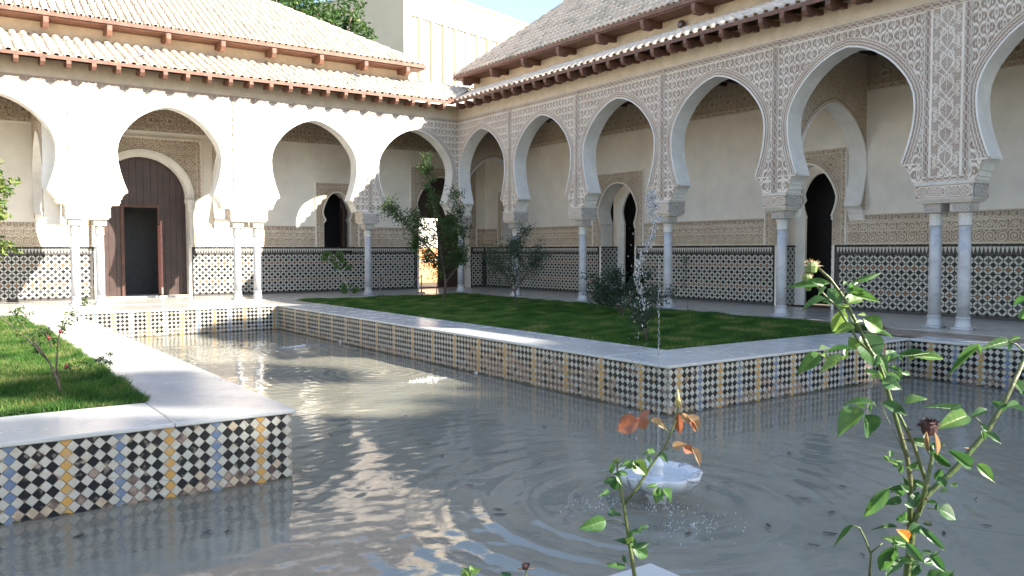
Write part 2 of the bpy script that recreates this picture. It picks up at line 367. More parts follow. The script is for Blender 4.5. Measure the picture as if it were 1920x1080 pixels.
def arcade(name, frame, bays, piers, s_end, label, res_of, detail=True, s_start=0):
    root = empty(name, label=label, cat='arcade')
    mb = MB(frame)
    wall_openings(mb, s_start, s_end, 2.93, 7.0, 0, -TH, [(c, ARCH) for c in bays])
    mb.build('wall', [plaster_cream, plaster], root)
    for c in bays:
        r_ = MB(frame); path = arch_path(c, ARCH[10:]); rim(r_, path, -.002, .032, .035)
        r_.build('arch_rim', plaster, root)
    if not detail: return root
    # carved bays
    tops = 6.50
    cutp = [0.0]+[p for p in piers]+[s_end]
    for bi, c in enumerate(bays):
        lo = max([p[1] for p in piers if p[1] < c] + [s_start+.0]); hi = min([p[0] for p in piers if p[0] > c] + [s_end])
        path = arch_path(c, ARCH)
        def hf(S, Z, c=c, path=path, lo=lo, hi=hi):
            inner = path[10:-10]
            d = dist_path(S, Z, inner)
            h = p_sebka(S-c, Z-6.0)
            # lower quatrefoil panels under the springing
            low = Z < 3.33
            pl = np.maximum(rd(np.abs(np.abs(S-c)-1.63), .014), p_sebka((np.abs(S-c)-1.63), Z-3.10, .36, .46))
            pl = np.maximum(pl, rd(np.abs(Z-3.315), .02)); pl = np.maximum(pl, rd(np.abs(Z-2.95), .02))
            h = np.where(low, pl, h)
            zz1 = np.abs(((np.arctan2(Z-4.5, S-c)*1.5/.10) % 1)-.5)*2
            b1 = rd(np.abs(d-(.085+.018*(zz1-.5))), .014); b2 = rd(np.abs(d-(.150+.018*(zz1-.5))), .014)
            band = np.maximum(b1, b2)*.9+.1*(d < .19)
            band = np.maximum(band, rd(np.abs(d-.20), .014))
            h = np.where((d < .21) & ~low, band, h)
            # top border
            tb = p_chain(S, Z-6.43, .36, .085)
            h = np.where(Z > 6.345, tb, h)
            h = np.maximum(h, rd(np.abs(Z-6.335), .018))
            return h
        def mk(S, Z, c=c):
            w = prof_w(ARCH, Z); return (np.abs(S-c) > w+.012) | (Z > 5.995)
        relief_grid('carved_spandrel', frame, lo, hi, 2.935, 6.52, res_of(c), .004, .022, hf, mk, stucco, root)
    for pa, pb in piers:
        w = pb-pa; cc = (pa+pb)/2
        if w < .4:
            def hf(S, Z, cc=cc, w=w): return np.where(Z > 6.345, p_chain(S, Z-6.43, .36, .085), p_chain(Z, S-cc, .36, w/2))
        else:
            def hf(S, Z, cc=cc, w=w):
                y = S-cc; e = w/2-np.abs(y)
                h = np.where(e < .14, p_chain(Z, e-.07, .36, .07), p_axial(y, Z, w/2-.16))
                h = np.maximum(h, rd(np.abs(e-.155), .014))
                h = np.where(Z < 3.05, p_chain(S, Z-2.99, .30, .06), h)
                return np.where(Z > 6.345, p_chain(S, Z-6.43, .36, .085), h)
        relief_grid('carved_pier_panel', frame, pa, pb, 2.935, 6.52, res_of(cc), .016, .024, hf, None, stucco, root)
        m2 = MB(frame); m2.box(pa-.006, pa+.012, 0, .03, 2.935, 6.34); m2.box(pb-.012, pb+.006, 0, .03, 2.935, 6.34)
        m2.build('pier_border', stone, root)
    return root

def bays_piers(cols, first=0.0):
    "cols: list of (centre, half pier panel width)"
    return [(c-h, c+h) for c, h in cols]
E_bays = [1.60, 5.22, 8.87, 12.55, 16.25, 20.52, 24.7]
E_piers = bays_piers([(3.42, .095), (7.03, .095), (10.68, .095), (14.38, .095), (18.42, .46), (22.6, .46)])
N_bays = [1.80, 5.66, 10.30, 14.93, 19.2]
N_piers = bays_piers([(3.64, .095), (7.95, .46), (12.63, .46), (17.1, .095)])
arcade('east_arcade', FRT, E_bays, E_piers, 26.6, 'shaded arcade wall of carved horseshoe arches along the right side', lambda c: .0115 if c > 11.5 else (.014 if c > 7 else .018))
arcade('north_arcade', FLT, N_bays, N_piers, 21.7, 'sunlit white arcade wall of horseshoe arches behind the pool', lambda c: .018 if c < 6.5 else .03)
arcade('west_arcade', FWS, [2.2, 6.0, 9.8, 13.6, 17.4, 21.2, 25.0, 28.8], [], 31, 'plain white arcade wall closing the court on the west side', None, detail=False)
m_ = MB(); m_.box(.002, TH, .002, TH, 2.93, 7.0); pc = m_.build('corner_pier', plaster); tag(pc, 'white corner pier where the two arcades meet', 'pier')

# ---------------------------------------------------------------- columns
def flute(a, r, z): return 1
def column_proto():
    root = empty('marble_column')
    b = MB(); b.box(-.165, .165, -.165, .165, 0, .045)
    b.lathe([(.155, .045), (.165, .06), (.150, .09), (.130, .16), (.122, .22), (.135, .232), (.135, .252), (.118, .262)], n=28)
    b.build('base', marble_col, root, True)
    s = MB(); s.lathe([(.116, .262), (.118, .9), (.117, 1.4), (.112, 2.06)], n=28); s.build('shaft', marble_col, root, True)
    c = MB(); c.lathe([(.113, 2.06), (.128, 2.066), (.128, 2.09), (.120, 2.095), (.122, 2.26), (.132, 2.29), (.125, 2.32)], n=56, wob=lambda a, r, z: 1+(.035*math.cos(14*a) if 2.094 < z < 2.27 else 0))
    c.build('necking', stone, root, True)
    k = MB(); prof = [(.135, 2.32), (.175, 2.34), (.178, 2.50), (.19, 2.515)]
    for (w0, z0), (w1, z1) in zip(prof, prof[1:]):
        for sx, sy in ((1, 0), (0, 1), (-1, 0), (0, -1)):
            A = [(-sy*w0+sx*w0, sx*w0+sy*w0), (sy*w0+sx*w0, -sx*w0+sy*w0)]; B = [(sy*w1+sx*w1, -sx*w1+sy*w1), (-sy*w1+sx*w1, sx*w1+sy*w1)]
            k.quad([(*A[0], z0), (*A[1], z0), (*B[0], z1), (*B[1], z1)])
    k.build('capital', stone, root)
    for fr in (lambda s, n, z: (s, -n, z), lambda s, n, z: (-n, s, z)):
        relief_grid('carved_capital_face', fr, -.165, .165, 2.355, 2.49, .011, .178, .012, lambda S, Z: p_scroll(np.abs(S), Z-2.355, .13), None, stucco_grey, root)
    return root
def impost(parent, hw_s, frame_faces):
    pass
proto = column_proto()
def impost_block(name, cx, cy, hx, hy, label, mats=stone):
    root = empty(name, (cx, cy, 2.515), label=label, cat='impost')
    a = MB()
    for h0, h1, z0, z1 in ((-.09, -.05, 0, .035), (-.05, -.02, .035, .06), (-.02, 0, .06, .085)):
        a.box(-hx-h1, hx+h1, -hy-h1, hy+h1, z0, z1)
    a.build('moulding', stone, root)
    b = MB(); b.box(-hx, hx, -hy, hy, .085, .36); b.box(-hx-.02, hx+.02, -hy-.02, hy+.02, .36, .415); b.build('block', stone, root)
    def hf(w):
        def g(S, Z):
            y = Z-.222; e = np.minimum(w-np.abs(S), .137-np.abs(y)); oval = np.maximum(np.abs(S)-(w-.12), 0)**2+y**2
            h = np.where(np.sqrt(oval) < .085, p_scroll(np.abs(S)-.02, y-.07, .15), 0)
            h = np.maximum(h, rd(np.abs(np.sqrt(oval)-.098), .013)); return np.maximum(h, rd(e, .02))
        return g
    relief_grid('carved_panel', lambda s, n, z: (-n, s, z), -hy+.004, hy-.004, .088, .357, .011, hx+.002, .014, hf(hy), None, stucco, root)
    relief_grid('carved_panel', lambda s, n, z: (s, -n, z), -hx+.004, hx-.004, .088, .357, .011, hy+.002, .014, hf(hx), None, stucco_grey, root)
    return root
cols = []
eastc = [3.42, 7.03, 10.68, 14.42, 18.13, 18.71, 22.3, 22.9]
eastl = ['grey marble column nearest the corner on the right arcade, behind the thin dark tree', 'slim marble column of the right arcade rising behind the low green shrub', 'marble column of the right arcade behind the falling fountain spray',
         'veined marble column beside the dark doorway on the right', 'left column of the paired marble columns at the right', 'right column of the marble pair with spiral grey veins',
         'paired marble column out at the far right of the court', 'second paired marble column out at the far right of the court']
for s_, lb in zip(eastc, eastl): cols.append((.24, -s_, lb))
cols.append((.24, .24, 'marble column standing in the corner where both arcades meet'))
for s_, lb in zip([3.64, 7.62, 8.27, 12.31, 12.97, 17.1], ['single marble column of the sunlit arcade between the second window and the corner tree', 'right column of the pair right of the big brown door', 'left column of the pair right of the big brown door',
                                   'sunlit column just left of the big brown door', 'leftmost sunlit column in front of the tiled wall', 'column of the sunlit arcade out at the far left']): cols.append((-s_, .24, lb))
first = True
for x, y, lb in cols:
    o = proto if first else copy_tree(proto); first = False
    o.location = (x, y, 0); o.rotation_euler = (0, 0, 0); tag(o, lb, 'column', 'marble columns of the arcades')
for s_ in eastc[:4]: impost_block('impost_block', .24, -s_, .30, .32, {3.42: 'carved impost on the first free column right of the corner', 7.03: 'carved impost on the column behind the low green shrub', 10.68: 'carved impost block on the column behind the fountain spray', 14.42: 'carved impost block on the column by the dark doorway'}[s_])
impost_block('impost_block', .24, -18.42, .30, .575, 'wide carved impost block over the paired columns at the right')
impost_block('impost_block', .24, -22.6, .30, .575, 'wide carved impost over the pair beyond the right edge')
impost_block('impost_block', .24, .24, .30, .30, 'carved impost block on the corner column')
impost_block('impost_block', -3.64, .24, .32, .30, 'half sunlit carved impost on the single column of the back arcade')
impost_block('impost_block', -7.945, .24, .60, .30, 'sunlit wide impost over the column pair right of the big door')
impost_block('impost_block', -12.64, .24, .60, .30, 'sunlit wide impost over the column pair left of the big door')
impost_block('impost_block', -17.1, .24, .32, .30, 'sunlit impost on the column beyond the left edge')

# ---------------------------------------------------------------- inner gallery walls
DE, DN = 3.2, 3.05
def horse(zs, wj, zp, wp, zw, ww, za, n=9, pt=.10):
    "sill z, jamb half-width, pinch z/half-width, widest z/half-width, apex z"
    P = [(zs, wj), (zp-.12, wj), (zp-.03, wp+.02), (zp, wp)]
    for k in range(1, 6):
        t = k/5; P.append((zp+(zw-zp)*t, wp+(ww-wp)*math.sin(t*math.pi/2)))
    for k in range(1, n+1):
        t = k/n; a = t*math.pi/2; z = zw+(za-zw)*math.sin(a); w = ww*math.cos(a)*(1-pt*math.sin(2*a)); P.append((z, max(w, 0) if k < n else 0))
    return P
doorA = horse(0, .86, 2.50, .84, 3.0, .98, 3.90)
doorBig = horse(0, 1.44, 3.30, 1.39, 3.40, 1.42, 4.76, 12, .0)
mg = lambda W: .45 if W > 1.4 else .29
winL = horse(1.58, .54, 2.75, .46, 3.05, .57, 3.80)
doorC = horse(0, 1.2, 3.1, 1.16, 3.5, 1.27, 4.62)
nicheE = horse(1.9, .55, 2.45, .5, 2.8, .56, 3.65)
E_ops = [(5.38, doorA), (12.92, doorA), (20.5, doorA), (-1.15, nicheE)]
N_ops = [(10.52, doorBig), (3.58, winL), (-1.17, doorC), (18.4, winL)]

def dado(frame, nf, s0, s1, ops, parent, obj_near=None, zbase=.03):
    "zellige panel: rows of dark lozenges, small squares and pale bars set on grout"
    g = MB(frame); cuts = [s0]
    for c, prof in sorted(ops):
        cuts += [c-prof[0][1]-.10, c+prof[0][1]+.10] if prof[0][0] < .1 else []
    cuts.append(s1); segs = list(zip(cuts[::2], cuts[1::2]))
    for a, b in segs:
        g.box(a, b, nf, nf+.012, 0.0, 1.66, 0); g.box(a, b, nf, nf+.03, 1.66, 1.715, 1)
        g.box(a, a+.028, nf, nf+.026, 0, 1.66, 1); g.box(b-.028, b, nf, nf+.026, 0, 1.66, 1)
    g.build('grout_bed', [grout, t_black], parent)
    P, H = .215, .104; d = .058
    items = []
    for a, b in segs:
        a2, b2 = a+.03, b-.03; n = max(1, round((b2-a2)/P)); p = (b2-a2)/n
        for j in range(14):
            for i in range(n+1):
                s = a2+p*(i+(.5 if j % 2 else 0)); z = .09+H*j
                if s-.04 < a2 or s+.04 > b2: continue
                if any(prof[0][0] > .1 and abs(s-c) < prof[0][1]+.08 and z > prof[0][0]-.1 for c, prof in ops): continue
                items.append((s, z, j, p))
    V = []; Fs = []; M = []
    n1 = nf+.012
    def piece(pts, m, h=.005):
        base = len(V); k = len(pts)
        for q in pts: V.append(frame(q[0], n1, q[1]))
        for q in pts: V.append(frame(q[0], n1+h, q[1]))
        Fs.append(tuple(range(base+k, base+2*k))); M.append(m)
        for i in range(k): Fs.append((base+i, base+(i+1) % k, base+k+(i+1) % k, base+k+i)); M.append(m)
    def dcol(j, s): 
        if j in (4, 10): return 2
        if j in (2, 7, 12): return 1
        return 0
    near = []
    if obj_near is not None:
        near = sorted(items, key=lambda t: (t[0]-obj_near)**2+(t[1]-1)**2)[:290]
    nearset = set((round(t[0], 3), t[2]) for t in near)
    for s, z, j, p in items:
        dx = p*.27; dz = d*.93
        if (round(s, 3), j) not in nearset: piece([(s-dx, z), (s, z-dz), (s+dx, z), (s, z+dz)], dcol(j, s))
        sx = p*.5
        if s+sx+.03 < s1: piece([(s+sx-.016, z-.009), (s+sx, z-.020), (s+sx+.016, z-.009), (s+sx+.016, z+.009), (s+sx, z+.020), (s+sx-.016, z+.009)], 0, .004)
        # pale bars to the upper right and lower right neighbours
        for sg in (1, -1):
            if not (0 <= j+sg < 14): continue
            cx, cz = s+p*.25, z+sg*H*.5; ux, uz = p*.25, -sg*H*.5; l = math.hypot(ux, uz); ux /= l; uz /= l; px_, pz_ = -uz, ux
            L_, w_ = l*.86, .0205
            piece([(cx+ux*L_, cz+uz*L_), (cx+ux*L_*.62+px_*w_, cz+uz*L_*.62+pz_*w_), (cx-ux*L_*.62+px_*w_, cz-uz*L_*.62+pz_*w_), (cx-ux*L_, cz-uz*L_),
                   (cx-ux*L_*.62-px_*w_, cz-uz*L_*.62-pz_*w_), (cx+ux*L_*.62-px_*w_, cz+uz*L_*.62-pz_*w_)], 3, .0045)
    # stepped white merlons under the black strip
    for a, b in segs:
        k = int((b-a-.1)/.0915)
        for i in range(k):
            s = a+.05+.0915*(i+.5)
            piece([(s-.036, 1.655), (s-.036, 1.62), (s-.024, 1.60), (s-.020, 1.56), (s-.010, 1.54), (s, 1.50), (s+.010, 1.54), (s+.020, 1.56), (s+.024, 1.60), (s+.036, 1.62), (s+.036, 1.655)][::1], 3, .006)
    me = mesh_np('zellige_pieces', V, Fs, [t_black, t_grey, t_rust, t_dwhite], M)
    link('zellige_pieces', me, parent, kind='stuff')
    if near:
        ms = []
        for mm in (t_black, t_grey, t_rust):
            q = MB(); dx = P*.27; dz = d*.93
            q.prism([(-dx, 0), (0, -dz), (dx, 0), (0, dz)], 0, .0052, axis=1); ms.append(q.mesh('lozenge_tile', mm))
        for s, z, j, p in near:
            o = bpy.data.objects.new('tile', ms[dcol(j, s)]); COL.objects.link(o); o.parent = parent
            o.location = frame(s, n1, z)
            if frame is FRT: o.rotation_euler = (0, 0, math.pi/2)
            else: o.rotation_euler = (0, 0, math.pi)

def inner_wall(name, frame, D, s0, s1, ops, label, near, res=.02):
    root = empty(name, label=label, cat='wall')
    mb = MB(frame); wall_openings(mb, s0, s1, 0, 7.2, -D, -D-.55, ops); mb.build('wall', [plaster_warm, plaster], root)
    dado(frame, -D, s0+.02, s1-.02, ops, root, near)
    # carved bands
    cuts = [s0+.01]
    for c, prof in sorted(ops): cuts += [c-max(w for z, w in prof)-mg(max(w for z, w in prof))-.01, c+max(w for z, w in prof)+mg(max(w for z, w in prof))+.01]
    cuts.append(s1-.01)
    for a, b in zip(cuts[::2], cuts[1::2]):
        if b-a < .2: continue
        def hb(S, Z, a=a, b=b):
            e = np.minimum(S-a, b-S)
            lowp = p_scroll(S, Z-1.76, .26 if 1 else 0)*.95; lowp = np.maximum(lowp, .9*rd(np.abs(np.hypot(((S/.26) % 1-.5)*.26, Z-2.08)-.10), .014)*(Z > 2.06)); lowp = np.maximum(lowp, rd(np.abs(Z-1.745), .02)); lowp = np.maximum(lowp, rd(np.abs(Z-2.28), .02)); lowp = np.maximum(lowp, rd(np.abs(Z-2.06), .012)); lowp = np.maximum(lowp, rd(np.abs(e-.05), .02))
            return np.where(Z < 2.30, lowp, p_script(S, Z-2.395, .17))
        relief_grid('carved_band', frame, a, b, 1.717, 2.49, res, -D+.003, .02, hb, None, stucco_in, root)
    def hfz(S, Z):
        P = .62; y = Z-5.98; u = ((S/P) % 1-.5)*P
        r = np.hypot(u, y-.02); h = rd(np.abs(r-.10), .02); h = np.maximum(h, rd(np.abs(r-.06), .013)*(np.cos(8*np.arctan2(y-.02, u)) > -.3)); h = np.maximum(h, p_scroll(S, Z, .2)*.8*(r > .13))
        h = np.where(Z < 5.72, p_scroll(S, Z-5.62, .12), h); return np.maximum(h, np.maximum(rd(np.abs(Z-5.73), .018), rd(np.abs(Z-5.625), .02)))
    relief_grid('carved_frieze', frame, s0+.01, s1-.01, 5.62, 6.6, res*1.3, -D+.003, .02, hfz, None, stucco_in, root)
    lg = MB(frame); lg.box(s0, s1, -D, -D+.035, 5.575, 5.615); lg.build('ledge', plaster, root)
    # door and window surrounds
    for c, prof in ops:
        W = max(w for z, w in prof); za = prof[-1][0]; zt = za+(.62 if W > 1.4 else .36); g_ = mg(W); zb = 1.717 if prof[0][0] < 1.7 else 1.717
        path = [(c-w, z) for z, w in prof if z >= 1.7]+[(c+w, z) for z, w in prof[::-1] if z >= 1.7][1:]
        def hs(S, Z, c=c, W=W, g_=g_, za=za, zt=zt, path=path):
            d = dist_path(S, Z, path); e = np.minimum(W+g_-np.abs(S-c), zt-Z); k = 1.0 if W < 1.5 else 1.0
            h = p_scroll(S-c, Z, .17 if W < 1.4 else .27); r = np.hypot(np.abs(S-c)-W*.82, Z-za+.06)
            h = np.where(r < .17, np.maximum(rd(np.abs(r-.13), .018), rd(np.abs(r-.07), .018)), h)
            h = np.where(e < .13, p_script(np.where(zt-Z < .13, S, Z), e-.065, .13, .15), h)
            z1 = np.abs((np.arctan2(Z-za+.8, S-c)*W/.07) % 1-.5)*2
            h = np.where(d < .15, np.maximum(rd(np.abs(d-.05), .018), rd(np.abs(d-.105-.012*z1), .016)), h); return h
        def mk(S, Z, c=c, prof=prof):
            return (np.abs(S-c) > prof_w(prof, Z)+.01) | (Z > prof[-1][0]+.01) | (Z < prof[0][0]-.02)
        relief_grid('carved_surround', frame, c-W-g_, c+W+g_, zb, zt, .02, -D+.02, .022, hs, mk, stucco_in, root)
        fr = MB(frame); fr.box(c-W-g_-.035, c-W-g_, -D, -D+.05, zb, zt+.035); fr.box(c+W+g_, c+W+g_+.035, -D, -D+.05, zb, zt+.035); fr.box(c-W-g_, c+W+g_, -D, -D+.05, zt, zt+.035)
        rim(fr, path, -D-.002, -D+.05, .04 if W < 1.4 else .12)
        if W > 1.4:
            rim(fr, [(c+(x_-c)*1.085, 3.4+(z_-3.4)*1.09) for x_, z_ in path if z_ > 3.25], -D-.002, -D+.085, .10)
        fr.build('surround_frame', plaster_warm, root)
    return root
eroot = inner_wall('east_gallery_wall', FRT, DE, -DN, 26.6, E_ops, 'cream inner wall of the right gallery with tiled dado', 17.3, .017)
nroot = inner_wall('north_gallery_wall', FLT, DN, -DE, 21.7, N_ops, 'inner wall of the back gallery with tiled dado and big door', 8.5, .024)

# deep door reveals: back wall with a narrower arch, dark inside
def reveal(frame, D, c, prof, inner, depth, root, door=True, mat_door=None):
    b = MB(frame); W = max(w for z, w in prof)+.1
    wall_openings(b, c-W, c+W, 0, prof[-1][0]+.1, -D-depth, -D-depth-.08, [(c, inner)]); b.build('inner_jamb_wall', [plaster, plaster], root)
    for sg in (-1, 1):
        q = MB(frame); w = prof[0][1]+.001
        x0, x1 = sorted((c+sg*w, c+sg*(w-.012)))
        q.box(x0, x1, -D-depth, -D-.0, 0, 1.66); q.build('jamb_dado', zell_flat, root)
        q = MB(frame); x0, x1 = sorted((c+sg*w, c+sg*(w-.03))); q.box(x0, x1, -D-depth, -D, 1.66, 1.71); q.build('jamb_strip', t_black, root)
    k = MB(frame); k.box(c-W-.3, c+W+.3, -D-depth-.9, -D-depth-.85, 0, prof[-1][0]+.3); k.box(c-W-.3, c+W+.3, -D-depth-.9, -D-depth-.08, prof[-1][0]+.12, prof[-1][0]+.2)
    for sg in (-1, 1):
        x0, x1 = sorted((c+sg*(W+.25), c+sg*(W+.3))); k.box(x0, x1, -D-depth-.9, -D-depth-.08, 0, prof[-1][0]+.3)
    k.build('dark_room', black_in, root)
def zellige_flat():
    m = bpy.data.materials.new('zellige_small'); m.use_nodes = True; N = m.node_tree.nodes; L = m.node_tree.links; b = N['Principled BSDF']; b.inputs['Roughness'].default_value = .3
    tc = N.new('ShaderNodeTexCoord'); ad = N.new('ShaderNodeVectorMath'); ad.operation = 'DOT_PRODUCT'; ad.inputs[1].default_value = (1, 1, 0)
    sp = N.new('ShaderNodeSeparateXYZ'); L.new(tc.outputs['Object'], ad.inputs[0]); L.new(tc.outputs['Object'], sp.inputs[0])
    a = N.new('ShaderNodeMath'); a.operation = 'PINGPONG'; a.inputs[1].default_value = .1; L.new(ad.outputs['Value'], a.inputs[0])
    c = N.new('ShaderNodeMath'); c.operation = 'PINGPONG'; c.inputs[1].default_value = .1; L.new(sp.outputs[2], c.inputs[0])
    d = N.new('ShaderNodeMath'); d.operation = 'ADD'; L.new(a.outputs[0], d.inputs[0]); L.new(c.outputs[0], d.inputs[1])
    e = N.new('ShaderNodeMath'); e.operation = 'PINGPONG'; e.inputs[1].default_value = .1; L.new(d.outputs[0], e.inputs[0])
    r = N.new('ShaderNodeValToRGB'); r.color_ramp.interpolation = 'CONSTANT'; r.color_ramp.elements[0].color = (.015, .015, .02, 1); r.color_ramp.elements[1].position = .055; r.color_ramp.elements[1].color = (.42, .41, .38, 1)
    L.new(e.outputs[0], r.inputs[0]); L.new(r.outputs[0], b.inputs['Base Color']); return m
zell_flat = zellige_flat()
innerA = horse(0, .52, 2.50, .50, 3.0, .62, 3.72)
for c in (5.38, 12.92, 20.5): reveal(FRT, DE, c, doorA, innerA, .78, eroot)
# niche in the east wall near the corner
nb = MB(FRT); nb.box(-1.15-.7, -1.15+.7, -DE-.6, -DE-.555, 1.6, 3.9); nb.build('niche_back', plaster, eroot)

# ---------------------------------------------------------------- doors
def boards(mb, s0, s1, n0, n1, z0, z1, k, m=0):
    w = (s1-s0)/k
    for i in range(k): mb.box(s0+i*w+.004, s0+(i+1)*w-.004, n0, n1-.004*(i % 2), z0, z1, m)
# big door: fixed boarded leaf behind the horseshoe with a wicket opening
bd = empty('big_door', (-11.02, DN, 0), label='big reddish brown wooden door with an open dark wicket in the back gallery', cat='door')
fl = lambda s, n, z: (-s+11.02, -n-DN, z)
q = MB(fl); boards(q, 9.0, 9.98, -DN-.42, -DN-.36, .06, 5.3, 5); q.build('right_leaf', wood_door, bd)
q = MB(fl); boards(q, 11.12, 12.2, -DN-.42, -DN-.36, .06, 5.3, 5); q.build('left_leaf', wood_door, bd)
q = MB(fl); boards(q, 9.98, 11.12, -DN-.42, -DN-.36, 3.12, 5.3, 5); q.build('top_panel', wood_door, bd)
q = MB(fl); q.box(9.94, 10.02, -DN-.36, -DN-.30, .05, 3.14); q.box(11.08, 11.18, -DN-.36, -DN-.30, .05, 3.14); q.box(10.02, 11.08, -DN-.36, -DN-.31, 3.05, 3.16); q.build('wicket_frame', wood_dark, bd)
q = MB(fl); q.box(9.985, 10.025, -DN-.30, -DN+.15, .1, 2.45); q.box(9.978, 10.032, -DN+.14, -DN+.17, .1, 2.6); q.build('wicket_leaf', mat('pale_red_door_edge', (.35, .16, .14), .6, .2, 8), bd)
q = MB(fl); q.box(8.6, 12.6, -DN-2.4, -DN-2.35, 0, 5.6); q.box(8.6, 8.65, -DN-2.4, -DN-.58, 0, 5.6); q.box(12.55, 12.6, -DN-2.4, -DN-.58, 0, 5.6); q.box(8.6, 12.6, -DN-2.4, -DN-.58, 5.55, 5.6); q.build('room', mat('dim_room', (.10, .10, .105), .9, .1, 3), bd)
q = MB(fl)
import itertools
for kx in range(46):
    for sg in (-1,):
        pass
# beaded inner edge of the big arch
pth = arch_path(10.52, [(z, w) for z, w in doorBig if z >= 3.3])
acc = 0; pts = []
for a_, b_ in zip(pth, pth[1:]):
    L_ = math.dist(a_, b_); t = .035-acc
    while t < L_: pts.append((a_[0]+(b_[0]-a_[0])*t/L_, a_[1]+(b_[1]-a_[1])*t/L_)); t += .07
    acc = L_-(t-.07)
for x, z in pts: q.box(x-.022, x+.022, -DN-.05, -DN+.03, z-.022, z+.022)
q.build('arch_beading', plaster, bd, kind='stuff')
q = MB(fl); q.box(9.1, 11.94, -DN-.55, -DN+.02, 0, .055); q.build('threshold', stone, bd)
for s_ in (9.0, 12.04):
    q = MB(fl); q.lathe([(.11, 1.72), (.12, 1.76), (.095, 1.8), (.09, 2.9), (.12, 2.95), (.14, 3.1), (.16, 3.3), (.17, 3.36)], s_, -DN+.10, 18); q.build('engaged_column', stone, bd, True)
# two small mats before it
for (px_, py_), lb in (((263, 557), 'left small dark grating on the floor before the big door'), ((303, 555), 'right small dark grating on the floor before the big door')):
    p = on_ground(px_, py_); g_ = empty('floor_grating', tuple(p), label=lb, cat='grating', group='gratings before the big door')
    q = MB(); q.box(-.26, .26, -.14, .14, 0, .012); q.build('frame', steel, g_)
    q = MB()
    for i in range(9): q.box(-.23+i*.052, -.20+i*.052, -.12, .12, .012, .018)
    q.build('bars', wood_dark, g_)
# arched window shutters
wroot = empty('window_shutter', (-3.58, DN, 1.58), label='dark brown arched shutters half open in the back gallery window', cat='shutter')
fl = lambda s, n, z: (-s+3.58, -n-DN, z-1.58)
q = MB(fl); boards(q, 3.02, 3.30, -DN-.40, -DN-.34, 1.6, 3.95, 2); q.build('right_shutter', wood_door, wroot)
q = MB(fl); q.box(3.29, 3.35, -DN-.34, -DN-.02, 1.62, 3.2); q.build('open_shutter', wood_door, wroot)
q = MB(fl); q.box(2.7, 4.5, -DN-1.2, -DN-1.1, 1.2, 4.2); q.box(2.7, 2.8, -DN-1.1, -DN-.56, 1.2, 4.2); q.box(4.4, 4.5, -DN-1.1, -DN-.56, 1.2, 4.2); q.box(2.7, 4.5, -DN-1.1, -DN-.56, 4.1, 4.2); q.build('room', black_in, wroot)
q = MB(fl); q.box(2.98, 4.18, -DN-.3, -DN+.03, 1.5, 1.575); q.build('sill', t_black, wroot)
# corner doorway: transom dark above, daylight street behind
droot = empty('corner_doorway', (1.17, DN, 0), label='open brown doorway in the corner with bright daylight and orange wall behind', cat='doorway')
fl = lambda s, n, z: (-s-1.17, -n-DN, z)
q = MB(fl); q.box(-2.45, .05, -DN-.42, -DN-.36, 2.92, 4.8); q.build('transom_boards', wood_door, droot)
q = MB(fl); boards(q, -2.42, -1.08, -DN-.42, -DN-.36, .03, 2.92, 5); q.build('right_leaf', wood_door, droot)
q = MB(fl); q.box(-.35, -.31, -DN-1.2, -DN-.36, .03, 2.9) if False else q.box(-.02, .03, -DN-1.2, -DN-.42, .03, 2.9); q.build('left_leaf', wood_door, droot)
q = MB(fl); q.box(-3.6, .3, -DN-.36, -DN-.34, 0, .0) if False else q.box(-2.45, .05, -DN-.55, -DN-.3, .0, .05); q.build('threshold', wood_dark, droot)
ow = empty('orange_street_wall', (.3, DN+6.6, 0), label='sunlit orange wall seen through the open corner doorway', cat='wall')
orange = mat('orange_paint', (.62, .27, .12), .8, .12, 2); q = MB(); q.box(-3.0, 6.0, 0, .3, -.1, 1.7, 0); q.box(-3.0, 6.0, .0, .3, 1.7, 5.5, 1); q.box(-3.0, 6, -.06, 0, 1.02, 1.10, 1); q.box(-.1, .5, -.05, 0, 1.9, 2.6, 2)
q.build('wall', [orange, plaster, orange], ow)

# ---------------------------------------------------------------- transverse arches inside the galleries
def cross_arch(frame, s_, D, n_start, label):
    root = empty('gallery_cross_arch', label=label, cat='arch')
    w = (D-TH)/2; c = TH+w; k = (w-.03)/1.505
    prof = [(z if z <= 3.38 else z, min(ww*k+.0, w)) for z, ww in ARCH]
    prof = [(2.35+(z-2.93)*.93, ww) for z, ww in prof]
    f2 = lambda a, b, z: frame(s_+b, -a, z)
    mb = MB(f2); wall_openings(mb, TH, D, 2.35, 6.6, .12, -.30, [(c, prof)]); mb.build('wall', [plaster_warm, plaster], root)
    path = arch_path(c, prof[10:]); r_ = MB(f2); rim(r_, path, .12, .15, .03); rim(r_, path, -.30, -.33, .03); r_.build('arch_rim', plaster, root)
    for nf, dd in ((.122, .018), (-.302, -.018)):
        relief_grid('carved_face', f2, TH+.005, D-.005, 2.6, 6.5, .022, nf, dd, lambda S, Z: np.where(dist_path(S, Z, path) < .13, np.maximum(rd(np.abs(dist_path(S, Z, path)-.07), .02), 0), p_scroll(S, Z, .16)*.8), lambda S, Z: (np.abs(S-c) > prof_w(prof, Z)+.01) | (Z > prof[-1][0]+.01), stucco_in, root)
    return root
cross_arch(FRT, 14.6, DE, 0, 'cross arch of the right gallery seen through the fifth arch')
cross_arch(FRT, -.35, DE, 0, 'cross arch of the right gallery next to the corner')
cross_arch(FLT, 8.1, DN, 0, 'cross arch of the back gallery beside the big door')
cross_arch(FLT, 13.6, DN, 0, 'cross arch of the back gallery left of the big door')
ce = MB(); ce.box(TH, DE, -26.6, DN, 6.6, 6.72); ce.box(-21.7, TH-.001, TH, DN, 6.6, 6.72); ce.build('gallery_ceiling', wood_dark, kind='structure')
q = MB()
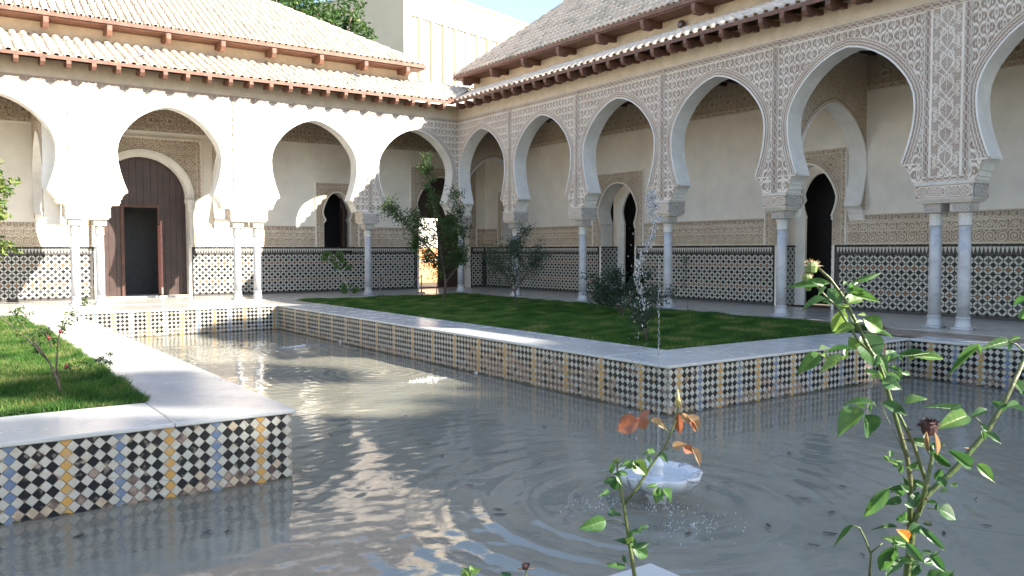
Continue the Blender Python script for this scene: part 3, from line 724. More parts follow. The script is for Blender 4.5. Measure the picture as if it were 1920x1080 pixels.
for i in range(60): q.box(TH+.01, DE-.01, -26.5+i*.48, -26.38+i*.48, 6.48, 6.598)
for i in range(44): q.box(-21.5+i*.48, -21.38+i*.48, TH+.01, DN-.01, 6.48, 6.598)
q.build('gallery_ceiling_beams', wood_dark, kind='structure')

# ---------------------------------------------------------------- roofs
def bracket_mesh(L=.66, H=.20, W=.12, name='bracket'):
    q = MB(); q.prism([(0, 0), (L, 0), (L, -H*.55), (L-.06, -H), (L*.55, -H), (L*.40, -H*.62), (0, -H*.55)], -W/2, W/2, axis=0)
    return q.mesh(name, wood_eave)
tile_old = mat('lichen_roof_tile', (.38, .31, .23), .9, .25, 9, .4, 30, col2=(.58, .52, .42), coord='World', objrand=.2)
def tile_arrays(r=.092, L=.40, th=.014, n=7):
    V = []; Fc = []
    for l, rr, dz in ((0, r, 0.0), (L, r*.80, -.012)):
        for rad in (rr, rr-th):
            for k in range(n+1):
                a = math.pi*k/n; V.append((rad*math.cos(a), l, rad*math.sin(a)*.85+dz))
    m = n+1
    for k in range(n):
        Fc.append((k, k+1, 2*m+k+1, 2*m+k)); Fc.append((k, m+k, m+k+1, k+1)); Fc.append((m+k, 3*m+k, 3*m+k+1, m+k+1))
    return np.array(V, float), np.array(Fc)
TV, TF = tile_arrays()
def roof(name, frame, s_cols, n_e, z_e, slope, run, t0f, t1f, label, pitch, near_s, deck_mat, parent_extra=None, mats=(tile_clay, tile_clay2, tile_old), row=.335, nobj=300):
    root = empty(name, label=label, cat='roof')
    th = math.atan(slope); ct, st = math.cos(th), math.sin(th); Ls = run/ct
    ax = np.array(frame(1, 0, 0))-np.array(frame(0, 0, 0)); al = np.array(frame(0, -ct, st))-np.array(frame(0, 0, 0)); up = np.array(frame(0, st, ct))-np.array(frame(0, 0, 0))
    if np.dot(np.cross(ax, al), up) < 0: ax = -ax
    B = np.stack([ax, al, up], 1)
    items = []
    for s in s_cols:
        t0, t1 = t0f(s)/ct, t1f(s)/ct
        k = int(math.ceil((t0)/row)); 
        while k*row < t1-.1:
            items.append((s, k*row, 0)); items.append((s+pitch/2, k*row, 1)); k += 1
    rnd = random.Random(hash(name) % 1000 if False else len(name))
    covers = [it for it in items if it[2] == 0]; pans = [it for it in items if it[2] == 1]
    covers.sort(key=lambda it: (it[1] > .01, (frame(it[0], n_e, 0)[0]-CAM[0])**2+(frame(it[0], n_e, 0)[1]-CAM[1])**2+it[1]*8))
    objs = covers[:nobj]; rest = covers[nobj:]
    meshes = [mesh_np('roof_tile', TV, TF, m, smooth=True) for m in mats]
    def place(s, l, kind):
        org = np.array(frame(s, n_e, z_e))+al*(l+rnd.uniform(-.012, .012))+up*(.035 if kind == 0 else .055)
        a = rnd.gauss(0, .035); b = B.copy(); Rz = np.array([[math.cos(a), -math.sin(a), 0], [math.sin(a), math.cos(a), 0], [0, 0, 1]])
        if kind: Rz = Rz@np.diag([1, 1, -1.])
        tilt = np.array([[1, 0, 0], [0, 1, 0], [0, .03, 1]])
        return org, B@Rz@tilt
    for s, l, kd in objs:
        org, m = place(s, l, 0); o = bpy.data.objects.new('roof_tile', meshes[0 if rnd.random() < .42 else (1 if rnd.random() < .68 else 2)]); COL.objects.link(o); o.parent = root
        M4 = Matrix.Identity(4)
        for i in range(3):
            for j in range(3): M4[i][j] = m[i][j]
            M4[i][3] = org[i]
        o.matrix_local = M4
    V = []; Fc = []; MI = []; base = 0
    for s, l, kd in rest+pans:
        org, m = place(s, l, kd); V.append(TV@m.T+org); Fc.append(TF+base); base += len(TV); MI += [0 if rnd.random() < .42 else (1 if rnd.random() < .68 else 2)]*len(TF)
    if V: link('tile_rows', mesh_np('tile_rows', np.concatenate(V), np.concatenate(Fc), list(mats), MI, smooth=True), root, kind='stuff')
    return root, (ct, st)
def deck(root, frame, poly, th, mat_, name='deck'):
    "poly of (s,n,z) top points; thickness straight down"
    q = MB(frame); n = len(poly); A = [q.v(*p) for p in poly]; Bq = [q.v(p[0], p[1], p[2]-th) for p in poly]
    q.f(A); q.f(Bq[::-1])
    for i in range(n): q.f((A[i], A[(i+1) % n], Bq[(i+1) % n], Bq[i]))
    return q.build(name, mat_, root)
brk = bracket_mesh(); brk_big = bracket_mesh(.85, .30, .14)
OV, ZE, SL, RUN = .62, 6.98, .42, 2.72
def lower_roof(name, frame, s_end, label, bsp, rots):
    pitch = .285
    colsS = list(np.arange(.65-RUN+.1, s_end, pitch))
    rt, (ct, st) = roof(name, frame, colsS, OV, ZE, SL, RUN, lambda s: max(0, .62-s), lambda s: RUN, label, pitch, 8, wood_eave)
    deck(rt, frame, [(OV, OV, ZE), (s_end, OV, ZE), (s_end, OV-RUN, ZE+SL*RUN), (OV-RUN, OV-RUN, ZE+SL*RUN)], .05, wood_eave)
    f_ = MB(frame); f_.box(OV, s_end, OV, OV+.025, ZE-.06, ZE+.035); f_.build('fascia_board', wood_eave, rt)
    s = .95
    while s < s_end-.3:
        o = link('bracket', brk, rt); o.location = frame(s, -.02, ZE-.05-.0); o.rotation_euler = rots; o.rotation_euler[0] = 0
        s += bsp
    return rt
# bracket mesh runs along +y; turn to point into the court
lower_roof('lower_east_roof', FRT, 26.6, 'low clay tile roof over the right gallery with dark brackets', .585, (0, 0, R(90)))
lower_roof('lower_north_roof', FLT, 21.7, 'low sunlit clay tile roof over the back gallery', .64, (0, 0, R(180)))
lw = empty('lower_west_roof', label='low clay tile roof over the west gallery outside the view', cat='roof')
deck(lw, FWS, [(-1, .62, 6.98), (31, .62, 6.98), (31, -4, 8.9), (-1, -4, 8.9)], .06, tile_clay)
UE, UZ = -1.35, 8.66
def upper_roof(name, frame, s0, s_end, label, rz, wlabel, sp, first, US, UR):
    pitch = .235
    rt, (ct, st) = roof(name, frame, list(np.arange(s0+.14, s_end, pitch)), UE, UZ, US, UR, lambda s: 0, lambda s: min(UR, max(.0, s-s0)), label, pitch, 8, wood_eave)
    zt = UZ+US*UR
    deck(rt, frame, [(s0, UE, UZ), (s_end, UE, UZ), (s_end, UE-UR, zt), (s0+UR, UE-UR, zt)], .05, wood_eave)
    deck(rt, frame, [(s0, UE, UZ), (s0+UR, UE-UR, zt), (s0, UE-2*UR, UZ)], .05, tile_clay, 'hip_slope')
    deck(rt, frame, [(s0, UE-2*UR, UZ), (s0+UR, UE-UR, zt), (s_end, UE-UR, zt), (s_end, UE-2*UR, UZ)], .05, tile_clay, 'rear_slope')
    f_ = MB(frame); f_.box(s0, s_end, UE, UE+.03, UZ-.09, UZ+.02); f_.build('fascia_board', wood_eave, rt)
    f_ = MB(frame); f_.box(s0+.02, s_end, UE-.72, UE-.02, UZ-.13, UZ-.09); f_.build('soffit', wood_eave, rt)
    f_ = MB(frame); f_.tube([(s0+UR-.1, UE-UR, zt+.06), (s_end, UE-UR, zt+.06)], .11, 8); f_.build('ridge', tile_clay, rt, True)
    f_ = MB(frame)
    for k in range(14): 
        a, b = k/14, (k+1.12)/14; f_.tube([(s0+UR*a, UE-UR*a, UZ+(zt-UZ)*a+.05), (s0+UR*b, UE-UR*b, UZ+(zt-UZ)*b+.035)], [.10, .082], 8)
    f_.build('hip_tiles', tile_clay2, rt, True, kind='stuff')
    s = first
    while s < s_end-.3:
        o = link('bracket', brk_big, rt); o.location = frame(s, -2.14, UZ-.13); o.rotation_euler = (0, 0, rz); s += sp
    w = empty(name.replace('roof', 'hall'), label=wlabel, cat='building')
    m = MB(frame); m.box(s0+.35, s_end, -8.2, -2.1, 6.9, UZ-.13); m.build('wall', plaster_cream, w)
    m = MB(frame); m.box(s0+.33, s_end, -2.1, -2.02, 8.05, 8.13); m.build('flashing', mat('mortar_strip', (.40, .33, .28), .9, .2, 9), w)
    return rt
upper_roof('upper_north_roof', FLT, .60, 21.7, 'steep sunlit clay tile roof at the upper left', R(180), 'cream upper wall of the hall above the back gallery', 1.72, 1.4, .60, 4.9)
upper_roof('upper_east_roof', FRT, -2.55, 17.2, 'steep weathered tile roof of the right wing', R(90), 'cream upper wall of the hall above the right gallery', 2.05, -1.75, .84, 3.3)
# tiled parapet between the two upper roofs
pr = empty('link_parapet', (1.0, 4.6, 0), label='short tiled parapet between the two upper roofs', cat='parapet')
m = MB(); m.box(-1.6, 2.6, 0, .3, 7.5, 8.75); m.build('wall', plaster, pr)
me_t = mesh_np('roof_tile', TV, TF, tile_clay2, smooth=True)
for i in range(18):
    o = link('roof_tile', me_t, pr); o.location = (-1.55+i*.24, -.06, 8.75); o.rotation_euler = (R(8), 0, 0)
# raised pavilion over the middle of the east wing (above the frame, seen only by its shadow)
pv = empty('east_pavilion', label='raised pavilion with pyramid roof over the middle of the right wing', cat='building')
m = MB(); m.box(1.2, 7.2, -24.5, -18.6, 7.2, 10.6, 0)
A = [m.v(.6, -25.1, 10.6), m.v(7.8, -25.1, 10.6), m.v(7.8, -18.0, 10.6), m.v(.6, -18.0, 10.6)]; T_ = m.v(4.2, -21.5, 13.4)
for i in range(4): m.f((A[i], A[(i+1) % 4], T_), 1)
m.f(A[::-1], 1); m.build('wall', [plaster_cream, tile_clay], pv)

# ---------------------------------------------------------------- ground, pool, planters
X0, X1, Y0, Y1 = -13.53, -8.18, -3.28, -18.9      # channel edges; planter south edge
YS = -23.99; XE = -2.1; XW = -19.6
WZ = -.70
pave = mat('gallery_paving', (.46, .44, .40), .2, .12, 2.5, .05, 8, coord='World')
def slabs(x0, x1, y0, y1, z, nx, ny, name='paving', g=.006):
    q = MB(); wx = (x1-x0)/nx; wy = (y1-y0)/ny
    for i in range(nx):
        for j in range(ny): q.box(x0+i*wx+g/2, x0+(i+1)*wx-g/2, y0+j*wy+g/2, y0+(j+1)*wy-g/2, z-.03, z+rng.uniform(-.0015, .0015))
    return q
G = MB()      # ground body: everything at court level except the pool
def gbox(x0, x1, y0, y1): G.box(x0, x1, y0, y1, -1.4, -.035)
gbox(-400, XW, -400, 400); gbox(12, 400, -400, 400); gbox(XW, 12, 4.0, 400); gbox(XW, 12, -400, -40)

soil = mat('soil', (.10, .075, .05), .95, .3, 6, .5, 20, coord='World')
G.box(XW, X0-.4, Y0-0, 4, -1.4, -.035); G.box(X1+.4, 12, Y0, 4, -1.4, -.035); G.box(X0-.4, X1+.4, Y0+.12, 4, -1.4, -.035)
G.box(X1+.4, XE, Y1+.4, Y0, -1.4, -.035); G.box(XW, X0-.4, Y1+.4, Y0, -1.4, -.035)
G.box(XE+.12, 12, -40, Y0, -1.4, -.035); G.box(XW, X0-.4, -40, YS-.4, -1.4, -.035); G.box(X1+.4, XE, -40, YS-.4, -1.4, -.035)
G.build('ground', soil, kind='structure')
sl_ = []
q = slabs(-.45, DE+.0, -26.6, DN, -.0, 6, 40); q.build('east_gallery_paving', pave, kind='structure')
q = slabs(-21.7, -.46, -.45, DN, -.0, 36, 6); q.build('north_gallery_paving', pave, kind='structure')
q = slabs(-21.7, -.46, Y0+.02, -.46, -.012, 24, 3)
q2 = MB(); q2.box(XE+.6, -.46, -26.6, -17.5, -.045, -.012); q2.build('east_terrace', mat('terrace_stone', (.30, .23, .18), .5, .25, 3, .2, 20, coord='World'), kind='structure')
q.build('north_terrace', pave, kind='structure')
pf = MB(); pf.box(XW-.1, XE+.2, -40, Y0+.2, -1.5, -1.15)
def floor_mat():
    m = mat('pool_floor', (.54, .53, .46), .6, .12, .9, .1, 6, col2=(.33, .34, .29), coord='World'); return m
pf.build('pool_floor', floor_mat(), kind='structure')

# glazed lozenge facings
def lozenge_mesh(m, a=.0535):
    q = MB(); k = a*.965
    A = [q.v(x, 0, z) for x, z in ((-k, 0), (0, -k), (k, 0), (0, k))]; B_ = [q.v(x*.93, -.006, z*.93) for x, z in ((-k, 0), (0, -k), (k, 0), (0, k))]
    q.f(B_)
    for i in range(4): q.f((A[i], A[(i+1) % 4], B_[(i+1) % 4], B_[i]))
    return q.mesh('lozenge_tile', m)
LM = [lozenge_mesh(m) for m in (t_black, t_white, t_yellow, t_blue, t_worn, t_wworn)]
def in_view(p, m=60):
    v = np.array([np.dot(_r2, np.array(p)-CAM), np.dot(_u2, np.array(p)-CAM), np.dot(_f, np.array(p)-CAM)])
    if v[2] < .2: return False
    return -m < 960+F*v[0]/v[2] < 1920+m and -m < 540-F*v[1]/v[2] < 1080+m
def facing(parent, P0, P1, ph, nobj, wornf, yb=(0, 4)):
    "tiles on the vertical face from P0 to P1 (xy); outside to the right-hand side of P0->P1"
    P0 = np.array(P0, float); P1 = np.array(P1, float); d = P1-P0; L = np.hypot(*d); d /= L; nrm = np.array([d[1], -d[0]])
    a = .107; nc = int(round(L/a)); a = L/nc; rz = math.atan2(d[1], d[0]); its = []
    for i in range(nc*2+1):
        for j in range(0, 21):
            if (i+j) % 2: continue
            s = i*a/2; z = -.052-j*.107/2
            if s < .01 or s > L-.01: continue
            wht = i % 2 == 1
            if wht: k = 1
            else:
                c = (i//2+ph) % 8; k = 2 if c == yb[0] else (3 if c == yb[1] else 0)
            w = wornf(s, z)
            if rng.random() < w: k = 5 if wht else (4 if k == 0 else k)
            if z < WZ+.14 and rng.random() < .5: k = 5 if wht else (4 if k == 0 else k)
            p = P0+d*s; its.append((s, z, k, p))
    vis = [t for t in its if t[1] > WZ-.03]; vis.sort(key=lambda t: (not in_view((t[3][0], t[3][1], t[1])), np.hypot(*(t[3]-CAM[:2]))))
    near = vis[:nobj]; ids = set(id(t) for t in near)
    for t in near:
        o = bpy.data.objects.new('tile', LM[t[2]]); COL.objects.link(o); o.parent = parent
        e = nrm*(.001+rng.random()*.0012); o.location = (t[3][0]+e[0], t[3][1]+e[1], t[1]); o.rotation_euler = (rng.normal()*.012, 0, rz+rng.normal()*.012)
        s_ = a/.107; o.scale = (s_, 1, 1)
    k = .0535*.965; Vb = np.array([(-k, 0, 0), (0, 0, -k), (k, 0, 0), (0, 0, k), (-k*.93, -.006, 0), (0, -.006, -k*.93), (k*.93, -.006, 0), (0, -.006, k*.93)])
    Fb = np.array([(4, 5, 6, 7), (0, 1, 5, 4), (1, 2, 6, 5), (2, 3, 7, 6), (3, 0, 4, 7)])
    V = []; Fc = []; M = []; base = 0
    for t in its:
        if id(t) in ids: continue
        w = Vb; X = t[3][0]+d[0]*w[:, 0]-nrm[0]*w[:, 1]; Y = t[3][1]+d[1]*w[:, 0]-nrm[1]*w[:, 1]
        V.append(np.stack([X, Y, w[:, 2]+t[1]], 1)); Fc.append(Fb+base); base += 8; M += [t[2]]*5
    link('tile_field', mesh_np('tile_field', np.concatenate(V), np.concatenate(Fc), [t_black, t_white, t_yellow, t_blue, t_worn, t_wworn], M), parent, kind='stuff')
def coping(parent, x0, x1, y0, y1, n, axis, over=None):
    for i in range(n):
        q = MB(); g = .0025
        if axis == 'x': a0, a1 = x0+(x1-x0)*i/n+g, x0+(x1-x0)*(i+1)/n-g; b0, b1 = y0, y1
        else: a0, a1 = x0, x1; b0, b1 = y0+(y1-y0)*i/n+g, y0+(y1-y0)*(i+1)/n-g
        c = .009; h = .042
        lv = [(c*.6, -h), (0, -h+c), (0, -c), (c, 0)]
        rings = [[q.v(a0+e, b0+e, z), q.v(a1-e, b0+e, z), q.v(a1-e, b1-e, z), q.v(a0+e, b1-e, z)] for e, z in lv] if False else None
        ra = []
        for e, z in lv:
            ex = e if axis == 'y' or i in (0, n-1) else e*.25; ey = e if axis == 'x' or i in (0, n-1) else e*.25
            cx, cy = (a0+a1)/2, (b0+b1)/2
            ra.append([q.v(a0+ex-cx, b0+ey-cy, z), q.v(a1-ex-cx, b0+ey-cy, z), q.v(a1-ex-cx, b1-ey-cy, z), q.v(a0+ex-cx, b1-ey-cy, z)])
        for A, B_ in zip(ra, ra[1:]):
            for k in range(4): q.f((A[k], A[(k+1) % 4], B_[(k+1) % 4], B_[k]))
        q.f(ra[0][::-1]); q.f(ra[-1])
        o = q.build('coping_slab', marble_cop, parent); o.location = ((a0+a1)/2, (b0+b1)/2, rng.uniform(-.001, .001))
O_ = .03
# north-east planter (middle of the picture)
ne = empty('raised_planter', label='long planter wall faced with lozenge tiles holding the shaded lawn', cat='planter')
q = MB(); q.box(X1, X1+.4, Y1, Y0, -1.2, -.042); q.box(X1+.4, XE, Y1, Y1+.4, -1.2, -.042); q.build('core', grout_pale, ne)
facing(ne, (X1, Y0), (X1, Y1), 3, 150, lambda s, z: .75 if 10.3 < s < 14.6 and z < -.22+.1*math.sin(s*5) else .06, yb=(0, 99))
facing(ne, (X1, Y1), (XE, Y1), 6, 150, lambda s, z: .35 if (1.4 < s < 3.0 or s > 4.6) and z < -.35 else .03, yb=(0, 4))
CW = 1.30
coping(ne, X1-O_, X1+CW, Y1+CW, Y0, 6, 'y'); coping(ne, X1-O_, XE+.03, Y1-O_, Y1+CW-.003, 3, 'x')
# north-west planter (left foreground)
nw = empty('raised_planter', label='nearer planter at the left with a bold black and white tile front', cat='planter')
q = MB(); q.box(X0-.4, X0, Y1, Y0, -1.2, -.042); q.box(XW, X0-.4, Y1, Y1+.4, -1.2, -.042); q.build('core', grout_pale, nw)
facing(nw, (XW, Y1), (X0, Y1), 2, 300, lambda s, z: .04, yb=(0, 4))
facing(nw, (X0, Y1), (X0, Y0), 3, 0, lambda s, z: .1)
coping(nw, X0-1.12, X0+O_, Y1-O_, -13.6, 1, 'y'); coping(nw, X0-1.12, X0+O_, -13.6, Y0, 3, 'y'); coping(nw, XW, X0-1.125, Y1-O_, Y1+1.24, 2, 'x')
# planter the photographer stands in
sw = empty('raised_planter', label='planter in the foreground with only the tip of its white marble coping showing', cat='planter')
q = MB(); q.box(XW, X0, YS-.4, YS, -1.2, -.042); q.box(X0-.4, X0, -39, YS-.4, -1.2, -.042); q.build('core', grout_pale, sw)
facing(sw, (X0, YS), (XW, YS), 2, 0, lambda s, z: .1); facing(sw, (X0, -39), (X0, YS), 2, 0, lambda s, z: .1)
coping(sw, X0-.55, X0+O_, YS-.55, YS+O_, 1, 'x'); coping(sw, XW, X0-.555, YS-.55, YS+O_, 2, 'x'); coping(sw, X0-.55, X0+O_, -39, YS-.555, 5, 'y')
se = empty('raised_planter', label='planter beyond the right edge with tiled sides', cat='planter')
q = MB(); q.box(X1, XE, YS-.4, YS, -1.2, -.042); q.box(X1, X1+.4, -39, YS-.4, -1.2, -.042); q.build('core', grout_pale, se)
facing(se, (XE, YS), (X1, YS), 2, 0, lambda s, z: .1); facing(se, (X1, YS), (X1, -39), 2, 0, lambda s, z: .1)
coping(se, X1-O_, XE, YS-1.2, YS+O_, 3, 'x'); coping(se, X1-O_, X1+1.2, -39, YS-1.21, 5, 'y')
# pool end walls
pn = empty('pool_end_wall', label='far end wall of the pool, half in sun, with lozenge tiles', cat='wall')
q = MB(); q.box(X0-.4, X1+.4, Y0, Y0+.12, -1.2, -.042); q.build('core', grout_pale, pn)
facing(pn, (X0, Y0), (X1, Y0), 7, 0, lambda s, z: .05)
coping(pn, X0-1.12, X1+CW, Y0-O_+.03, Y0+.55, 5, 'x') if False else coping(pn, X0-.0, X1+.0, Y0-O_, Y0+.55, 3, 'x')
pe = empty('pool_end_wall', label='tiled end wall of the pool arm below the paired columns', cat='wall')
q = MB(); q.box(XE, XE+.12, YS-.1, Y1, -1.2, -.042); q.build('core', grout_pale, pe)
facing(pe, (XE, Y1), (XE, YS), 4, 290, lambda s, z: .25 if z < -.4 else .04)
coping(pe, XE-O_, XE+.6, YS, Y1-.035, 3, 'y')

# ---------------------------------------------------------------- grass
def vcol_mat(name, stops, rough=.7, trans=0., spec=.3, attr='tint'):
    m = bpy.data.materials.new(name); m.use_nodes = True; N = m.node_tree.nodes; L = m.node_tree.links; b = N['Principled BSDF']
    b.inputs['Roughness'].default_value = rough; b.inputs['Specular IOR Level'].default_value = spec
    a = N.new('ShaderNodeAttribute'); a.attribute_name = attr; r = N.new('ShaderNodeValToRGB')
    e = r.color_ramp.elements; e[0].position = stops[0][0]; e[0].color = (*stops[0][1], 1); e[1].position = stops[-1][0]; e[1].color = (*stops[-1][1], 1)
    for p, c in stops[1:-1]: x = e.new(p); x.color = (*c, 1)
    L.new(a.outputs['Fac'], r.inputs[0]); L.new(r.outputs[0], b.inputs['Base Color'])
    if trans:
        t = N.new('ShaderNodeBsdfTranslucent'); ms = N.new('ShaderNodeMixShader'); ms.inputs[0].default_value = trans
        hs = N.new('ShaderNodeHueSaturation'); hs.inputs['Value'].default_value = 1.6; hs.inputs['Saturation'].default_value = 1.1
        L.new(r.outputs[0], hs.inputs['Color']); L.new(hs.outputs[0], t.inputs['Color'])
        L.new(b.outputs[0], ms.inputs[1]); L.new(t.outputs[0], ms.inputs[2]); L.new(ms.outputs[0], N['Material Output'].inputs[0])
    return m
grass_m = vcol_mat('grass_blades', [(0, (.018, .052, .008)), (.5, (.042, .112, .016)), (.85, (.08, .155, .026)), (1, (.22, .20, .08))], .6, .3)
def noise2(x, y, s=1.):
    o = np.zeros_like(x); r3 = np.random.default_rng(5)
    for k in range(9):
        a = r3.uniform(0, 6.28); f = s*r3.uniform(1.2, 7); o += np.sin((x*np.cos(a)+y*np.sin(a))*f+r3.uniform(0, 6)+1.5*np.sin(x*s*r3.uniform(.5, 2)+k)+1.5*np.sin(y*s*r3.uniform(.5, 2)-k))/9
    return np.clip(.5+o, 0, 1)
def grass(name, x0, x1, y0, y1, n, h0, label, edge=None):
    x = rng.uniform(x0, x1, n); y = rng.uniform(y0, y1, n)
    if edge is not None:      # long fringe over the kerb
        k = int(n*.05); x[:k] = edge+rng.normal(0, .03, k)
    hh = h0*(.5+.9*noise2(x, y, 1.3))*rng.uniform(.6, 1.3, n)
    if edge is not None: hh[:k] *= 1.5
    a = rng.uniform(0, 2*math.pi, n); w = rng.uniform(.0035, .007, n); ln = rng.normal(0, .45, (n, 2))*hh[:, None]
    if edge is not None: ln[:k, 0] += .05
    z = np.full(n, -.005)
    A = np.stack([x-np.cos(a)*w, y-np.sin(a)*w, z], 1); B_ = np.stack([x+np.cos(a)*w, y+np.sin(a)*w, z], 1); C_ = np.stack([x+ln[:, 0], y+ln[:, 1], z+hh], 1)
    V = np.stack([A, B_, C_], 1).reshape(-1, 3); t = np.clip(noise2(x, y, 1.6)*.9+rng.normal(.05, .2, n), 0, 1); dry = (noise2(x+7, y+3, .8) > .68) & (rng.random(n) < (.30 if edge is not None else .08)); t[dry] = rng.uniform(.85, 1, dry.sum())
    me = mesh_np(name, V, np.arange(3*n).reshape(-1, 3), grass_m, attr={'tint': np.repeat(t, 3)})
    return link(name, me, None, label=label, cat='grass', kind='stuff')
turf = mat('turf', (.022, .045, .010), .95, .3, 5, .6, 60, coord='World')
q = MB(); q.box(X1+CW, -.47, Y1+CW, -1.2, -.05, -.006); q.box(XE, -.47, Y1+CW, -17.4, -.05, -.007) if False else None
q.build('north_east_lawn', turf, kind='structure')
q = MB(); q.box(XW, X0-1.13, Y1+1.25, Y0-.2, -.05, -.006); q.build('north_west_lawn', turf, kind='structure')
q = MB(); q.box(XW, X0-.56, -39, YS-.56, -.05, -.006); q.box(X1+1.22, XE, -39, YS-1.22, -.05, -.006); q.build('south_lawns', turf, kind='structure')
grass('lawn_grass', X1+CW+.01, -.5, -17.55, -1.25, 300000, .055, 'deep green shaded lawn in the planter at the centre')
grass('lawn_grass', -18.0, X0-1.14, Y1+1.27, -7.5, 150000, .06, 'patchy bright green lawn in the left planter', edge=X0-1.15)
grass('lawn_grass', -18.0, X0-1.14, -7.5, Y0-.3, 25000, .07, 'far strip of sunlit lawn in the left planter')
grass('lawn_grass', -18.5, X0-.6, -29, YS-.6, 15000, .05, 'grass of the foreground planter below the camera')

# ---------------------------------------------------------------- water
FX, FY = -11.10, -21.62
def water():
    r = .04; xs = np.arange(XW, XE+.01, r); ys = np.arange(-32, Y0+.01, r); X, Y = np.meshgrid(xs, ys)
    d = np.hypot(X-FX, Y-FY); h = np.zeros_like(X)
    h += .008*np.exp(-d/1.7)*np.sin(2*math.pi*d/.36-.5)*np.clip(d/.25, 0, 1)
    h += .0016*np.exp(-d/3.5)*np.sin(2*math.pi*d/.19)
    r2 = np.random.default_rng(3)
    for lam, amp, k in ((1.3, .0022, 5), (.55, .0010, 7), (.27, .0005, 9)):
        for _ in range(k):
            a = r2.uniform(0, 2*math.pi); ph = r2.uniform(0, 7); l = lam*r2.uniform(.7, 1.4)
            h += amp/math.sqrt(k)*1.5*np.sin(2*math.pi*(X*math.cos(a)+Y*math.sin(a))/l+ph+.8*np.sin(X*.7+ph)+.8*np.sin(Y*.9+ph))
    for fx, fy, s in ((-9.55, -12.9, 1.2), (-9.55, -8.6, 1.0), (-11.9, -6.5, 1.)):   # where wall jets fall in
        dd = np.hypot(X-fx, (Y-fy)); h += .0065*s*np.exp(-dd/1.1)*np.sin(2*math.pi*dd/.21+.7*np.sin(5*X)+.6*np.sin(4.3*Y))
    idx = np.arange(X.size).reshape(X.shape)
    inch = (X > X0-.02) & (X < X1+.02); arm = (Y > YS-.02) & (Y < Y1+.02); ok = (inch | arm).ravel()
    qd = np.stack([idx[:-1, :-1], idx[:-1, 1:], idx[1:, 1:], idx[1:, :-1]], -1).reshape(-1, 4); qd = qd[ok[qd].all(1)]
    used = np.unique(qd); rem = np.full(X.size, -1); rem[used] = np.arange(len(used))
    V = np.stack([X.ravel()[used], Y.ravel()[used], WZ+h.ravel()[used]], 1)
    m = bpy.data.materials.new('pool_water'); m.use_nodes = True; N = m.node_tree.nodes; L = m.node_tree.links; N.clear()
    out = N.new('ShaderNodeOutputMaterial'); gl = N.new('ShaderNodeBsdfGlossy'); gl.inputs['Roughness'].default_value = .02
    tr = N.new('ShaderNodeBsdfTransparent'); tr.inputs[0].default_value = (.80, .88, .87, 1); df = N.new('ShaderNodeBsdfDiffuse'); df.inputs[0].default_value = (.38, .37, .30, 1)
    mu = N.new('ShaderNodeMixShader'); mu.inputs[0].default_value = .38; fr = N.new('ShaderNodeFresnel'); fr.inputs[0].default_value = 1.45
    m2 = N.new('ShaderNodeMixShader'); g = N.new('ShaderNodeNewGeometry')
    nz = N.new('ShaderNodeTexNoise'); nz.inputs['Scale'].default_value = 7; nz.inputs['Detail'].default_value = 5; bp = N.new('ShaderNodeBump'); bp.inputs['Strength'].default_value = .14; bp.inputs['Distance'].default_value = .02
    L.new(g.outputs['Position'], nz.inputs['Vector']); L.new(nz.outputs[0], bp.inputs['Height'])
    for s_ in (gl, fr): L.new(bp.outputs[0], s_.inputs['Normal'])
    n2 = N.new('ShaderNodeTexNoise'); n2.inputs['Scale'].default_value = .55; n2.inputs['Detail'].default_value = 5; L.new(g.outputs['Position'], n2.inputs['Vector'])
    mr = N.new('ShaderNodeMapRange'); mr.inputs[3].default_value = .30; mr.inputs[4].default_value = .66; L.new(n2.outputs[0], mr.inputs[0]); L.new(mr.outputs[0], mu.inputs[0])
    L.new(tr.outputs[0], mu.inputs[1]); L.new(df.outputs[0], mu.inputs[2]); L.new(fr.outputs[0], m2.inputs[0]); L.new(mu.outputs[0], m2.inputs[1]); L.new(gl.outputs[0], m2.inputs[2]); L.new(m2.outputs[0], out.inputs[0])
    link('pool_water', mesh_np('pool_water', V, rem[qd], m, smooth=True), None, kind='structure')
water()
foam = mat('white_foam', (.75, .77, .78), .35, .05, 20)
drop = bpy.data.materials.new('water_drops'); drop.use_nodes = True
_b = drop.node_tree.nodes['Principled BSDF']; _b.inputs['Base Color'].default_value = (.82, .86, .90, 1); _b.inputs['Roughness'].default_value = .08; _b.inputs['Transmission Weight'].default_value = .8; _b.inputs['IOR'].default_value = 1.33

algae = mat('waterline_algae', (.045, .05, .02), .8, .3, 30, .5, 60, col2=(.10, .085, .05))
def waterline(parent, P0, P1, n, amp, name='waterline_growth'):
    P0 = np.array(P0); P1 = np.array(P1); L = np.hypot(*(P1-P0)); d = (P1-P0)/L; nr = np.array([d[1], -d[0]]); q = MB(); k = int(L/.035); h = [0]*(k+1)
    for i in range(k+1): h[i] = amp*max(.12, noise2(np.array([i*.35]), np.array([L]), .9)[0]*1.6-.35)*rng.uniform(.5, 1.3)
    for i in range(k):
        a = P0+d*(L*i/k); b = P0+d*(L*(i+1)/k); e = nr*.0075
        q.quad([(a[0]+e[0], a[1]+e[1], WZ-.03), (b[0]+e[0], b[1]+e[1], WZ-.03), (b[0]+e[0], b[1]+e[1], WZ+h[i+1]), (a[0]+e[0], a[1]+e[1], WZ+h[i])])
    q.build(name, algae, parent, kind='stuff')
waterline(ne, (X1, Y0), (X1, Y1), 0, .045); waterline(ne, (X1, Y1), (XE, Y1), 0, .035); waterline(nw, (XW, Y1), (X0, Y1), 0, .018); waterline(pe, (XE, Y1), (XE, YS), 0, .03); waterline(pn, (X0, Y0), (X1, Y0), 0, .02)
crack_m = mat('crack', (.03, .025, .02), .9, .2, 30)
